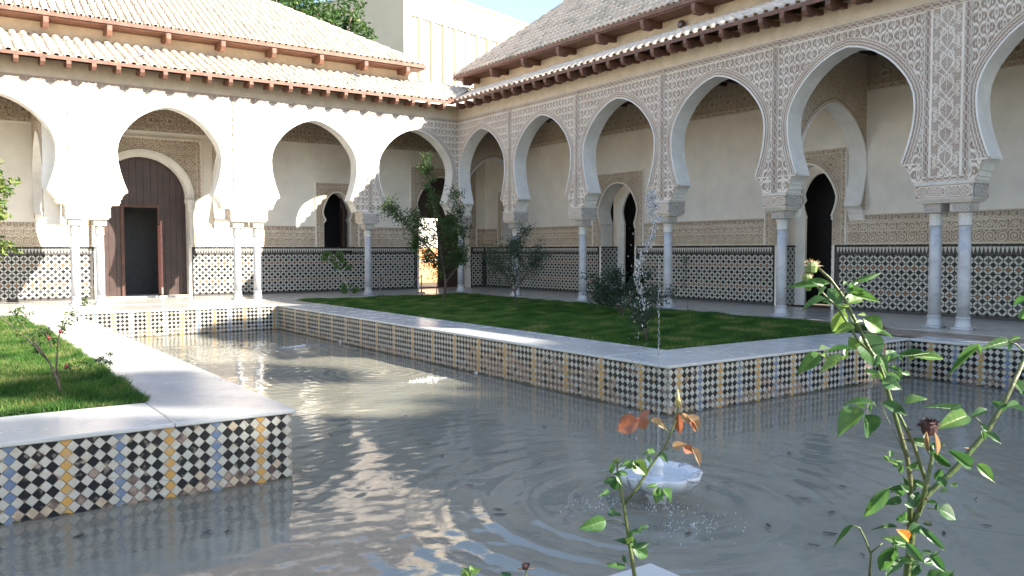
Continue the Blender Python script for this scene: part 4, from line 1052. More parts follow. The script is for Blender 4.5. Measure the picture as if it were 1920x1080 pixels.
def crack(parent, pts, w=.004):
    q = MB()
    for (xa, za), (xb, zb) in zip(pts, pts[1:]):
        ww = w*rng.uniform(.5, 1.2); q.quad([(xa, Y1-.0085, za), (xb, Y1-.0085, zb), (xb+ww*.5, Y1-.0085, zb+ww), (xa+ww*.5, Y1-.0085, za+ww)])
    q.build('crack', crack_m, parent)
crack(nw, [(-14.02, -.05), (-13.98, -.13), (-14.0, -.22), (-13.93, -.30), (-13.87, -.38), (-13.80, -.44), (-13.76, -.52), (-13.70, -.58), (-13.66, -.63)])
crack(nw, [(-15.25, -.42), (-15.1, -.455), (-14.95, -.50), (-14.8, -.515), (-14.66, -.55)], .003)
crack(ne, [(-7.2, -.4), (-7.1, -.36), (-6.9, -.41), (-6.7, -.38), (-6.45, -.44)], .006)
# ---------------------------------------------------------------- fountain
fo = empty('fountain_bowl', (FX, FY, WZ), label='white marble scalloped fountain bowl on a short stem in the pool', cat='fountain')
def lobes(a, r, z): return 1+(.11*abs(math.cos(5*a))**.8-.05 if r > .12 else 0)
q = MB(); q.lathe([(.13, -.46), (.12, -.40), (.085, -.30), (.075, -.05), (.085, .03), (.12, .075), (.10, .10)], n=24); q.build('stem', marble_bowl, fo, True)
q = MB(); q.lathe([(.10, .095), (.20, .115), (.31, .165), (.365, .225), (.385, .275), (.375, .292), (.345, .28), (.30, .235), (.18, .185), (.04, .175)], n=96, wob=lobes); q.build('basin', marble_bowl, fo, True)
q = MB(); q.lathe([(.001, .252), (.325, .252)], n=60, cap=False); q.build('bowl_water', mat('bowl_water', (.50, .56, .62), .06, .1, 9, .15, 14), fo)  # pale blue base colour stands in for the sky reflected in the bowl
q = MB(); q.lathe([(.05, .18), (.055, .26), (.04, .30), (.06, .33), (.06, .36), (.03, .40), (.012, .42)], n=20); q.build('finial', marble_bowl, fo, True)
def blobs(pts, rad, name, mats, **k):
    V0 = np.array([(0, 0, 1), (0, 0, -1.)]+[(math.cos(a)*.87, math.sin(a)*.87, .45) for a in np.arange(5)*1.2566]+[(math.cos(a)*.87, math.sin(a)*.87, -.45) for a in np.arange(5)*1.2566+.628])
    F0 = [(0, 2+i, 2+(i+1) % 5) for i in range(5)]+[(2+i, 7+i, 2+(i+1) % 5) for i in range(5)]+[(2+(i+1) % 5, 7+i, 7+(i+1) % 5) for i in range(5)]+[(1, 7+(i+1) % 5, 7+i) for i in range(5)]
    F0 = np.array(F0); V = []; Fc = []
    for i, (p, r_) in enumerate(zip(pts, rad)):
        r_ *= .5; st = rng.uniform(1.0, 3.2); V.append(V0*np.array([r_, r_, r_*st])+np.array(p)); Fc.append(F0+12*i)
    return link(name, mesh_np(name, np.concatenate(V), np.concatenate(Fc), mats, smooth=True), None, **k)
pts = []; rad = []
def zz(py, dep=7.35): return 1.6+(457-py)/F*dep
top = zz(350)
for i in range(360):       # rising and breaking column leaning left then falling
    t = rng.random(); z = top-t*1.05; off = -.10+.09*math.sin(t*7)-.12*t
    pts.append((FX+off*.62+rng.normal()*.019, FY-off*.4+rng.normal()*.02, z+rng.normal()*.02)); rad.append(rng.uniform(.004, .016)*(1.3-.6*t))
for i in range(130): pts.append((FX-.07+rng.normal()*.024, FY+.04+rng.normal()*.022, top-.10+rng.normal()*.085)); rad.append(rng.uniform(.005, .015))
for i in range(150):       # main falling string
    z = zz(470)-i/150*(zz(470)-WZ-.42); pts.append((FX+rng.normal()*.005, FY+rng.normal()*.005, z)); rad.append(rng.uniform(.004, .011) if i < 100 else .005)
for i in range(190):       # scattered drops left of it
    z = rng.uniform(WZ+.3, top-.3); o_ = rng.normal(-.19, .06); pts.append((FX+o_*.82, FY-o_*.57, z)); rad.append(rng.uniform(.003, .011))
for i in range(260):       # splash round the bowl
    a = rng.uniform(0, 6.28); r_ = abs(rng.normal(.35, .22)); pts.append((FX-.12+r_*math.cos(a), FY+r_*math.sin(a), WZ+abs(rng.normal(0, .10)))); rad.append(rng.uniform(.002, .006))
blobs(pts, rad, 'fountain_spray', drop, label='breaking column and falling drops of fountain water', cat='water spray', kind='stuff')
bp_ = []; br_ = []
for cx_, cy_, sx_, n_ in ((1310, 985, .20, 130), (1115, 942, .16, 80), (1240, 950, .10, 90)):
    c_ = on_ground(cx_, cy_, WZ)
    for i in range(n_): bp_.append((c_[0]+rng.normal()*sx_, c_[1]+rng.normal()*sx_, WZ+.003+abs(rng.normal(0, .006)))); br_.append(rng.uniform(.003, .009))
blobs(bp_, br_, 'fountain_foam', foam, label='specks of white foam on the water round the fountain stem', cat='foam', kind='stuff')
q = MB(); q.tube([(FX, FY, WZ+.42), (FX-.002, FY, WZ+.7), (FX+.003, FY, WZ+1.0)], [.005, .004, .003], 6); o = q.build('water_jet', drop, label='thin straight water jet rising from the fountain bowl', cat='water jet')

# wall jets into the pool
for (px_, py_, ln_), lb in (((895, 702, .95), 'nearer white pipe mouth jetting water from the planter wall'), ((640, 643, 1.0), 'farther white pipe mouth jetting water from the planter wall')):
    d = at(px_, py_, 1)-CAM; p = CAM+d*((X1-.0-CAM[0])/d[0]); w = empty('wall_spout', tuple(p), label=lb, cat='spout', group='spouts in the long planter wall')
    q = MB(lambda a, b, c: (-c, a, b)); q.lathe([(.018, .0), (.05, .0), (.055, .02), (.05, .045), (.022, .045), (.018, .0)], n=18, cap=False); q.build('ring', stone, w, True)
    q = MB(lambda a, b, c: (-c, a, b)); q.lathe([(.02, .004), (.001, .0041)], n=12, cap=False); q.build('mouth', black_in, w)
    z0 = p[2]; n_ = 10; P_ = []
    for i in range(n_+1):
        t = i/n_; P_.append((p[0]-.04-ln_*t, p[1]-.12*t, z0-(z0-WZ)*t*t))
    q = MB(); q.tube(P_, [.012]*6+[.016, .018, .022, .026, .03], 7); q.build('spout_jet', drop, None, True, label='water arc from '+('the nearer wall pipe' if px_ == 895 else 'the farther wall pipe')+' falling into the pool', cat='water jet')
    e = P_[-1]; bp_ = []; br_ = []
    for i in range(230):
        t = abs(rng.normal(0, .45)); bp_.append((e[0]-t*.75+rng.normal()*.05, e[1]-.1*t+rng.normal()*.06*(1+t), WZ+.004+abs(rng.normal(0, .02))*math.exp(-t*3))); br_.append(rng.uniform(.006, .02)*math.exp(-t*.9))
    blobs(bp_, br_, 'pool_foam', foam, label='white foam where '+('the nearer' if px_ == 895 else 'the farther')+' wall jet hits the pool', cat='foam', kind='stuff')

# floating leaf bits
debris = mat('wet_brown_leaf', (.035, .03, .022), .5, .3, 30)
q = MB(); q.f([q.v(-.035, 0, 0), q.v(-.01, -.012, .003), q.v(.025, -.009, .001), q.v(.04, .004, .004), q.v(.01, .014, .002), q.v(-.02, .01, .004)]); lm = q.mesh('floating_leaf', debris)
spots = [(620, 815), (700, 805), (716, 824), (772, 814), (800, 832), (866, 727), (830, 855), (817, 895), (880, 910), (760, 780), (655, 790), (640, 835), (935, 955), (936, 965), (950, 845), (1010, 870), (1330, 912), (1365, 905), (1440, 985), (1520, 905), (1580, 912), (1618, 1040), (1560, 960), (1555, 1000),
         (1525, 1022), (1700, 1010), (1770, 1000), (1850, 985), (1830, 935), (290, 925), (235, 925), (147, 1005), (389, 997), (426, 996), (1020, 800), (1100, 790), (905, 795), (985, 905), (690, 870), (1290, 1000), (1480, 850), (1760, 880), (1700, 865), (560, 940), (1060, 975), (1510, 935)]
for i, (px_, py_) in enumerate(spots):
    p = on_ground(px_, py_, WZ+.012); o = link('floating_leaf', lm, None, label='small dark leaf bit floating on the grey pool water', cat='leaf', group='leaf bits floating on the pool'); o.location = tuple(p); o.rotation_euler = (0, 0, rng.uniform(0, 6)); s_ = rng.uniform(.7, 1.8); o.scale = (s_, s_*rng.uniform(.6, 1), s_)
# crack in the pool floor seen through the water at the right
q = MB(); cp = [on_ground(px_, py_, WZ-.45) for px_, py_ in ((1490, 925), (1540, 940), (1600, 952), (1690, 965), (1780, 985), (1860, 998), (1925, 1006))]
q = MB(); 
for a, b in zip(cp, cp[1:]):
    q.quad([(a[0], a[1], -1.146), (b[0], b[1], -1.146), (b[0]+.01, b[1]+.022, -1.146), (a[0]+.01, a[1]+.022, -1.146)])
q.build('floor_crack', debris, kind='structure')

# ---------------------------------------------------------------- leaves and plants
leaf_green = vcol_mat('rose_leaf', [(0, (.025, .065, .022)), (.4, (.05, .115, .035)), (.7, (.09, .17, .045)), (1, (.20, .26, .07))], .42, .35, .5)
red_leaf = mat('young_red_leaf', (.30, .095, .065), .45, .25, 22, .1, 60, col2=(.20, .11, .06), trans=.3)
tan_leaf = mat('tan_leaf', (.30, .20, .12), .5, .25, 25, trans=.3)
orange_petal = mat('orange_leaf', (.55, .22, .04), .5, .2, 30, trans=.3)
def one_leaf(tint, fold=.18, curl=.25, mat_=None, serr=.03, n=8):
    "leaf along +y, unit length, unit width scaled later"
    V = []; Fc = []; tt = []; n = 20; m = 12; ph = rng.uniform(0, 6); bl = [(rng.uniform(-.35, .35), rng.uniform(.15, .95), rng.uniform(.02, .07)) for _ in range(3)]
    for i in range(n+1):
        t = i/n; w = (math.sin(math.pi*min(1, t*1.02)**.82))**.9*.5*(1-.12*t); w *= 1+serr*(1.6 if i % 2 else -1)
        for k in range(m+1):
            x = -1+2*k/m; y = t-.03*x*x; a_ = abs(x)
            rib = abs((((t-a_*.16)*7) % 1)-.5)*2
            z = -curl*t*t+a_*w*fold*2+.014*math.sin(t*11+ph+x*2)*a_+.008*math.cos(math.pi*rib)*(1-a_*.4)
            V.append((x*w, y, z)); v_ = tint+.20*(a_ < .1)+.10*(rib > .78)*(a_ < .9)-.05*(rib < .3)+.04*math.sin(t*9+ph+3*x)
            for bx, by, br in bl:
                if math.hypot(x*w-bx*w*2, t-by) < br: v_ += .22
            tt.append(min(1, max(0, v_)))
    for i in range(n):
        for k in range(m): a = i*(m+1)+k; Fc.append((a, a+1, a+m+2, a+m+1))
    return mesh_np('leaf', V, np.array(Fc), mat_ or leaf_green, smooth=True, attr={'tint': tt})
LEAFM = {}
def get_leaf(tint, kind):
    k = (round(tint*5), kind, int(rng.integers(0, 3)))
    if k not in LEAFM: LEAFM[k] = one_leaf(tint, fold=rng.uniform(.1, .3), curl=rng.uniform(.1, .35), mat_={'g': None, 'r': red_leaf, 't': tan_leaf, 'o': orange_petal}[kind])
    return LEAFM[k]
def put_leaf(parent, A, B_, w, tint=.5, kind='g', roll=None):
    A = Vector(A); B_ = Vector(B_); y = B_-A; L = y.length; y.normalize(); view = (Vector(CAM)-A).normalized()
    up = (Vector((0, 0, 1))*.35+view).normalized(); r_ = rng.uniform(-.5, .5) if roll is None else roll
    x = y.cross(up).normalized(); z = x.cross(y); q_ = Matrix.Rotation(r_, 3, y); x = q_@x; z = q_@z
    o = link('leaf', get_leaf(tint, kind), parent); M4 = Matrix.Identity(4)
    for i in range(3): M4[i][0] = x[i]*w; M4[i][1] = y[i]*L; M4[i][2] = z[i]*L; M4[i][3] = A[i]-parent.location[i]
    o.matrix_local = M4; return o
stem_green = mat('rose_stem', (.05, .10, .022), .45, .3, 18, .2, 80, col2=(.085, .075, .03))
thorn_m = mat('thorn', (.16, .07, .04), .5, .2, 30)
def pxs(L, dep): return [tuple(at(x, y, (d[0] if d else dep))) for x, y, *d in L]
def rose(label, base, stems, leaves, dep, group=None, thorns=14):
    root = empty('rose_bush', base, label=label, cat='rose bush')
    off = Vector(base)
    q = MB(lambda a, b, c: (a-off.x, b-off.y, c-off.z)); th = MB(lambda a, b, c: (a-off.x, b-off.y, c-off.z))
    for pts_, r0, r1 in stems:
        P_ = [Vector(p) for p in pts_]; n = len(P_); q = MB(lambda a, b, c: (a-off.x, b-off.y, c-off.z)); R_ = [(r0+(r1-r0)*i/(n-1))*.82 for i in range(n)]
        q.tube(P_, R_, 8); q.build('stem', stem_green, root, True)
        for i in range(n-1):
            L = (P_[i+1]-P_[i]).length; k = max(0, int(L/.045)) if r0 > .003 else 0
            for j in range(k):
                c = P_[i].lerp(P_[i+1], (j+.5)/k); d = (P_[i+1]-P_[i]).normalized(); a = d.orthogonal(); a.rotate(Matrix.Rotation(rng.uniform(0, 6.28), 3, d)); a.normalize(); rr = R_[i]
                b0 = c+a*rr*.8; th.f([th.v(*(b0+d*rr*.8)), th.v(*(b0+d.cross(a)*rr*.4)), th.v(*(c+a*(rr+.008)-d*.004))]); th.f([th.v(*(b0-d*rr*.5)), th.v(*(b0+d*rr*.8)), th.v(*(c+a*(rr+.008)-d*.004))])
                th.f([th.v(*(b0-d*rr*.5)), th.v(*(b0-d.cross(a)*rr*.4)), th.v(*(c+a*(rr+.008)-d*.004))])
    if th.F: th.build('thorns', thorn_m, root, kind='stuff')
    for lf in leaves:
        # small leaflets beside the larger ones
        if len(lf) < 7 and lf[4] > 8 and rng.random() < .6:
            for _ in range(2):
                fx_, fy_ = lf[0]+rng.normal()*5, lf[1]+rng.normal()*5; an = rng.uniform(0, 6.28); ln = rng.uniform(12, 24); dd_ = dep+rng.uniform(-.06, .06)
                put_leaf(root, at(fx_, fy_, dd_), at(fx_+ln*math.cos(an), fy_+ln*math.sin(an), dd_+rng.uniform(-.012, .012)), ln*.5*dd_/F, max(0, min(1, lf[5]-.1+rng.normal()*.15)))
        bx, by, tx, ty, w = lf[:5]; tint = lf[5] if len(lf) > 5 else .45; kd = lf[6] if len(lf) > 6 else 'g'; d0 = dep+rng.uniform(-.05, .05); d1 = d0+rng.uniform(-.025, .025)
        L = math.hypot(tx-bx, ty-by); put_leaf(root, at(bx, by, d0), at(tx, ty, d1), w*d0/F*1.16, max(0, tint-.12) if kd == 'g' else tint, kd)
        # petiole
    return root
D1 = 1.40
g1 = on_ground(1690, 1500) ; b1 = at(1712, 1250, 1.42)
gb = (float(at(1712, 1080, 1.42)[0]), float(at(1712, 1080, 1.42)[1]), 0.0)
big = rose('tall thorny rose bush at the right with sunlit top and withered flower heads', gb, [
    ([gb]+pxs([(1700, 1080, 1.42), (1712, 980), (1735, 930), (1790, 880), (1850, 810), (1885, 750), (1925, 665)], D1), .0085, .0045),
    (pxs([(1706, 1010), (1707, 900), (1700, 855), (1677, 775), (1660, 718), (1648, 680), (1630, 655), (1618, 630), (1598, 590), (1580, 555), (1556, 522), (1531, 500)], D1), .0055, .0028),
    (pxs([(1632, 660), (1608, 637), (1590, 607), (1568, 574), (1550, 557), (1527, 533)], D1), .003, .002),
    (pxs([(1735, 930), (1735, 900), (1712, 830), (1688, 782), (1676, 760)], D1-.02), .0045, .003),
    (pxs([(1722, 960), (1738, 905), (1747, 860), (1747, 835)], D1-.03), .005, .004),
    (pxs([(1630, 1085), (1633, 1040), (1622, 1010), (1612, 990), (1600, 985), (1590, 993)], D1+.05), .0028, .0012),
    (pxs([(1633, 1036), (1655, 1018)], D1+.05), .002, .001),
    (pxs([(1662, 665), (1700, 668), (1742, 662)], D1), .0012, .0008), (pxs([(1840, 1250), (1800, 1120), (1790, 1080)], D1), .002, .001),
    (pxs([(1925, 665), (1905, 645), (1890, 641)], D1), .002, .0015), (pxs([(1848, 812), (1838, 790), (1825, 780)], D1), .0015, .001), (pxs([(1738, 953), (1760, 952)], D1), .0012, .0008), (pxs([(1700, 860), (1650, 755)], D1), .0008, .0006)],
    [(1618, 628, 1645, 686, 54, .35), (1577, 568, 1548, 536, 28, .6), (1554, 531, 1479, 531, 15, .5), (1548, 561, 1501, 578, 15, .4), (1582, 580, 1560, 627, 26, .95), (1600, 610, 1562, 624, 17, .85), (1591, 568, 1621, 557, 20, .9),
     (1597, 549, 1654, 564, 14, .7), (1588, 541, 1633, 551, 9, .7), (1600, 528, 1660, 512, 9, .6), (1620, 598, 1664, 622, 30, .75), (1624, 623, 1686, 620, 9, .6), (1606, 652, 1592, 632, 20, .85), (1602, 655, 1534, 652, 9, .6),
     (1536, 664, 1494, 700, 25, .8), (1582, 668, 1532, 698, 24, .85), (1661, 666, 1684, 656, 14, .4), (1685, 667, 1744, 659, 12, .4), (1714, 669, 1783, 668, 16, .7), (1646, 702, 1617, 690, 10, .6), (1650, 705, 1627, 708, 9, .8),
     (1655, 714, 1691, 726, 26, .45), (1660, 703, 1699, 706, 8, .6), (1893, 640, 1838, 652, 16, .4), (1833, 650, 1777, 699, 14, .6), (1890, 640, 1919, 629, 8, .5), (1928, 558, 1896, 571, 12, .4), (1925, 575, 1915, 605, 22, .5),
     (1618, 771, 1565, 814, 38, .75), (1621, 779, 1637, 824, 42, .25), (1636, 756, 1581, 749, 14, .5), (1656, 755, 1705, 779, 19, .2), (1697, 756, 1737, 741, 18, .7), (1806, 770, 1737, 757, 11, .35), (1813, 780, 1763, 797, 30, .8),
     (1887, 764, 1857, 752, 14, .3), (1887, 764, 1924, 764, 14, .3), (1850, 769, 1817, 780, 14, .4), (1746, 835, 1699, 823, 16, .3), (1740, 838, 1781, 831, 9, .4), (1745, 842, 1789, 883, 14, .3), (1779, 844, 1834, 884, 21, .3),
     (1833, 871, 1868, 903, 18, .75), (1771, 913, 1759, 889, 16, .35), (1666, 917, 1615, 977, 22, .45), (1701, 911, 1665, 918, 10, .4), (1706, 918, 1686, 931, 13, .3), (1705, 901, 1754, 921, 12, .25), (1760, 955, 1797, 972, 32, .3),
     (1713, 951, 1722, 918, 20, .35), (1703, 966, 1675, 979, 12, .4), (1683, 989, 1638, 987, 7, .4), (1728, 988, 1778, 1039, 12, .3), (1700, 1017, 1734, 1061, 18, .25), (1732, 1056, 1758, 1053, 13, .3), (1750, 1100, 1790, 1070, 30, .4), (1760, 1072, 1738, 1090, 24, .3),
     (1681, 1024, 1642, 1077, 24, .45), (1599, 984, 1560, 1021, 8, .55), (1703, 1012, 1685, 992, 19, .5, 'o'), (1701, 1021, 1663, 1006, 17, .5), (1690, 1052, 1660, 1075, 20, .3), (1715, 1035, 1700, 1078, 18, .4), (1690, 872, 1674, 872, 14, .5), (1700, 878, 1735, 876, 13, .6), (1665, 865, 1691, 872, 10, .7),
     (1720, 1060, 1700, 1085, 26, .3), (1685, 1040, 1655, 1050, 14, .4), (1745, 1040, 1775, 1075, 16, .25), (1688, 935, 1660, 945, 14, .3), (1725, 985, 1700, 1000, 16, .35), (1765, 880, 1752, 905, 14, .25), (1850, 812, 1880, 830, 14, .3), (1900, 715, 1925, 740, 20, .35), (1650, 668, 1670, 702, 12, .5), (1600, 545, 1583, 530, 14, .6), (1690, 700, 1664, 680, 10, .6)], D1)
def flower_head(parent, px_, py_, dep, R_, col_name, n=34, lab=None):
    c = Vector(at(px_, py_, dep))-Vector(parent.location); q = MB()
    q.lathe([(.001, -R_*.9), (R_*.55, -R_*.7), (R_*.68, -.1*R_), (R_*.5, R_*.3), (.001, R_*.4)], n=10)
    for v_ in range(len(q.V)): q.V[v_] = tuple(Vector(q.V[v_])+c)
    for i in range(n):
        a = rng.uniform(0, 6.28); e = rng.uniform(-.1, 1.5); d = Vector((math.cos(a)*math.cos(e), math.sin(a)*math.cos(e), math.sin(e)*.7)); b = c+d*R_*.35; t = c+d*R_*rng.uniform(.7, 1.1)+Vector(rng.normal(0, .12, 3))*R_; s_ = d.orthogonal()*R_*.10
        q.f([q.v(*(b-s_)), q.v(*(b+s_)), q.v(*t)], 1)
    return q.build('withered_flower', [MATS['dry_petal'] if col_name == 'dry_petal' else leaf_green_plain, MATS[col_name]], parent)
leaf_green_plain = mat('calyx_green', (.14, .19, .06), .5, .2, 30)
mat('dry_petal', (.06, .022, .02), .8, .3, 50); mat('straw_stamen', (.45, .33, .20), .7, .3, 50, trans=.3); mat('pink_petal', (.50, .20, .17), .6, .2, 40, trans=.3)
flower_head(big, 1742, 797, D1-.03, .020, 'dry_petal', 120); flower_head(big, 1521, 497, D1, .017, 'straw_stamen', 90); flower_head(big, 1513, 518, D1, .013, 'straw_stamen', 70); flower_head(big, 1516, 538, D1, .008, 'pink_petal', 8)
for (a, b) in (((1738, 810), (1740, 858)), ((1752, 812), (1760, 860))): put_leaf(big, at(*a, D1-.04), at(*b, D1-.04), .008, .9, 't')
D2 = 1.55
p2 = at(1190, 1080, D2); gb2 = (float(p2[0]), float(p2[1]), 0.)
mid = rose('slender rose shoot with young red leaves in front of the fountain', gb2, [
    ([gb2]+pxs([(1190, 1080), (1182, 1030), (1176, 990), (1170, 950), (1163, 915), (1158, 880), (1157, 868)], D2), .0055, .0025),
    (pxs([(1170, 945), (1195, 915), (1213, 885), (1228, 862), (1245, 840), (1256, 815), (1268, 785), (1271, 766), (1271, 750)], D2), .0038, .002),
    (pxs([(1172, 985), (1160, 975), (1135, 977)], D2), .0012, .0008), (pxs([(1188, 1070), (1178, 1058)], D2), .001, .0008), (pxs([(1255, 815), (1240, 795), (1205, 785)], D2), .0011, .0007), (pxs([(1240, 845), (1262, 838)], D2), .0012, .0008)],
    [(1197, 790, 1150, 804, 34, .5, 'r'), (1202, 781, 1207, 807, 24, .5, 'r'), (1203, 786, 1217, 766, 14, .5, 'r'), (1222, 787, 1252, 804, 13, .5, 't'), (1272, 776, 1273, 821, 16, .5, 'r'), (1279, 776, 1299, 798, 12, .5, 't'), (1289, 780, 1319, 810, 18, .5, 't'), (1292, 792, 1312, 811, 14, .5, 'r'),
     (1262, 838, 1288, 832, 14, .5, 't'), (1282, 836, 1302, 852, 16, .5, 'r'), (1298, 840, 1316, 874, 13, .5, 't'), (1189, 864, 1214, 892, 26, .95), (1228, 852, 1206, 848, 12, .5), (1182, 864, 1160, 876, 9, .4), (1158, 885, 1181, 890, 10, .3), (1160, 899, 1150, 922, 22, .3), (1150, 900, 1130, 905, 12, .3),
     (1141, 920, 1124, 930, 9, .3), (1236, 915, 1230, 944, 18, .6), (1232, 916, 1244, 940, 14, .7), (1243, 918, 1269, 943, 20, .6), (1135, 976, 1089, 992, 26, .45), (1150, 968, 1140, 958, 10, .4), (1195, 992, 1205, 1000, 10, .3), (1182, 1022, 1154, 1009, 13, .3), (1184, 1026, 1223, 1018, 10, .35),
     (1188, 1028, 1221, 1046, 24, .35), (1172, 1062, 1137, 1058, 10, .3), (1182, 1015, 1182, 1000, 12, .8), (1210, 858, 1225, 872, 13, .4), (1195, 870, 1180, 868, 12, .5), (1240, 848, 1252, 868, 10, .4)], D2)
flower_head(mid, 1157, 862, D2, .010, 'straw_stamen', 30)
q = MB(); c = Vector(at(1271, 756, D2))-Vector(gb2); q.lathe([(.001, -.008), (.005, -.004), (.0055, .002), (.003, .014), (.0008, .026)], n=10)
q.V = [tuple(Vector(v)+c) for v in q.V]; q.build('bud', mat('rose_bud', (.35, .30, .10), .5, .2, 30), mid, True)
p3 = at(882, 1080, 1.6); s3 = rose('small leafy rose tip poking up at the bottom edge', (float(p3[0]), float(p3[1]), 0.), [([(float(p3[0]), float(p3[1]), 0.)]+pxs([(882, 1085), (880, 1062)], 1.6), .003, .0015)],
    [(881, 1072, 898, 1060, 14, .8), (880, 1074, 864, 1082, 12, .9), (880, 1075, 872, 1066, 10, .7), (955, 1088, 940, 1070, 18, .3)], 1.6)
p4 = at(987, 1080, 1.55); s4 = rose('dried brown rose head at the bottom edge of the view', (float(p4[0]), float(p4[1]), 0.), [([(float(p4[0]), float(p4[1]), 0.)]+pxs([(987, 1085), (986, 1062)], 1.55), .003, .002)], [(985, 1066, 968, 1068, 3, .5, 't'), (988, 1066, 1010, 1062, 3, .5, 't')], 1.55)
flower_head(s4, 985, 1060, 1.55, .010, 'dry_petal', 60)

def leaf_cloud(name, pts, size, mats_tint, parent, seed=0, droop=.3, asp=.45, mat_=None, **k):
    "many small folded leaves at the given points"
    n = len(pts); P_ = np.array(pts); r2 = np.random.default_rng(seed+11)
    a = r2.uniform(0, 2*math.pi, n); e = r2.uniform(-.9, .6, n)-droop; d = np.stack([np.cos(a)*np.cos(e), np.sin(a)*np.cos(e), np.sin(e)], 1)
    ref = r2.normal(size=(n, 3)); s_ = np.cross(d, ref); s_ /= np.linalg.norm(s_, axis=1)[:, None]; nn = np.cross(s_, d)
    L = (size*r2.uniform(.6, 1.3, n))[:, None]; w = L*asp*.5
    A = P_; M_ = P_+d*L*.5; T = P_+d*L; V = np.stack([A, M_+s_*w+nn*w*.35, T, M_-s_*w+nn*w*.35], 1).reshape(-1, 3)
    i = np.arange(n)[:, None]*4; Fc = np.concatenate([i+np.array([[0, 1, 2]]), i+np.array([[0, 2, 3]])], 0)
    t = np.clip(r2.normal(mats_tint, .18, n), 0, 1)
    me = mesh_np(name, V, Fc, mat_ or tree_leaf, attr={'tint': np.repeat(t, 4)}); return link(name, me, parent, **k)
tree_leaf = vcol_mat('tree_leaf', [(0, (.018, .042, .014)), (.5, (.040, .085, .022)), (.8, (.085, .14, .03)), (1, (.20, .23, .06))], .5, .3)
dark_leaf = vcol_mat('dark_leaf', [(0, (.018, .035, .022)), (.6, (.032, .062, .032)), (1, (.07, .10, .05))], .5, .2)
bark = mat('bark', (.13, .10, .075), .9, .3, 14, .4, 60)
def plant(name, base, limbs, leafn, size, label, cat, tint=.45, spread=.10, mat_=None, r0=.02, seed=1, twig=.22, trunkname='trunk'):
    "limbs: list of polylines in metres relative to base; leaves gather on the outer 70% of each"
    root = empty(name, base, label=label, cat=cat); rr = random.Random(seed); q = MB(); pts = []
    segs = []
    for P_, w in limbs:
        P_ = [Vector(p) for p in P_]; n = len(P_); q.tube(P_, [max(.003, r0*w*(1-.8*i/(n-1))) for i in range(n)], 6); segs.append((P_, w))
    tw = MB(); k = int(leafn/26)
    tot = sum(w for _, w in segs)
    for P_, w in segs:
        for _ in range(int(k*w/tot)+1):
            t = rr.uniform(.25, 1)**.8*(len(P_)-1); i = min(int(t), len(P_)-2); c = P_[i].lerp(P_[i+1], t-i)
            d = Vector((rr.gauss(0, 1), rr.gauss(0, 1), rr.gauss(.4, .8))).normalized(); L = twig*rr.uniform(.4, 1.2); e = c+d*L
            tw.tube([c, c+d*L*.5+Vector((0, 0, L*.05)), e], [.004, .003, .0015], 3)
            for _ in range(26): u = rr.uniform(.15, 1.05); pts.append(tuple(c.lerp(e, u)+Vector((rr.gauss(0, spread*.3), rr.gauss(0, spread*.3), rr.gauss(0, spread*.3)))))
    q.build(trunkname, bark, root, True); tw.build('twigs', bark, root, kind='stuff')
    leaf_cloud('crown', pts, size, tint, root, seed, mat_=mat_, kind='stuff'); return root
VR = Vector(_r2)      # picture-right direction on the ground, for limb layout
def lr(x, z, y=0): return tuple(VR*x+Vector((_f[0], _f[1], 0))*y+Vector((0, 0, z)))
# corner citrus tree (two thin stems)
b = on_ground(832, 562); S = 24.8/F
def L2(pts, px0=832, py0=562, s=None, yy=0): return [lr((x-px0)*(s or S), (py0-y)*(s or S), yy*i/ max(1, len(pts)-1)) for i, (x, y) in enumerate(pts)]
dcit = float(np.dot(b-CAM, _f)); S = dcit/F
plant('citrus_tree', tuple(b), [(L2([(832, 562), (836, 530), (830, 490), (822, 440), (815, 390), (806, 340), (795, 292)]), 2.2), (L2([(836, 530), (858, 500), (870, 455), (862, 400), (858, 360)], yy=.3), 1.6),
     (L2([(830, 495), (800, 460), (770, 425), (745, 400), (722, 384)], yy=-.3), 2.0), (L2([(826, 470), (790, 450), (770, 465)], yy=.5), 1.2), (L2([(834, 520), (815, 495), (800, 470)], yy=-.5), 1.2), (L2([(818, 552), (822, 510), (828, 480)], yy=.2), .8),
     (L2([(834, 505), (860, 480), (868, 490)], yy=-.4), 1.5), (L2([(822, 440), (845, 420), (852, 395)], yy=.3), 1.3), (L2([(820, 450), (790, 425), (775, 400)], yy=.3), 1.0), (L2([(828, 480), (850, 450), (845, 430)], yy=-.5), 1.2)], 9500, .085, 'leafy citrus tree with thin stems in front of the corner doorway', 'tree', .42, .22, seed=3, twig=.38, r0=.022)
b = on_ground(968, 578); S = float(np.dot(b-CAM, _f))/F
plant('sapling', tuple(b), [(L2([(968, 578), (966, 545), (962, 510), (966, 470), (985, 430)], 968, 578), 1.6), (L2([(966, 550), (945, 515), (925, 490), (920, 470)], 968, 578, yy=.3), 1.4), (L2([(966, 545), (990, 510), (1005, 490), (1012, 470)], 968, 578, yy=-.3), 1.3), (L2([(964, 530), (975, 490), (958, 450)], 968, 578, yy=.3), 1.1)], 5200, .06, 'thin dark leaved sapling in front of the second arch', 'tree', .45, .22, mat_=dark_leaf, seed=5, twig=.42, r0=.018)
b = on_ground(1165, 592); S = float(np.dot(b-CAM, _f))/F
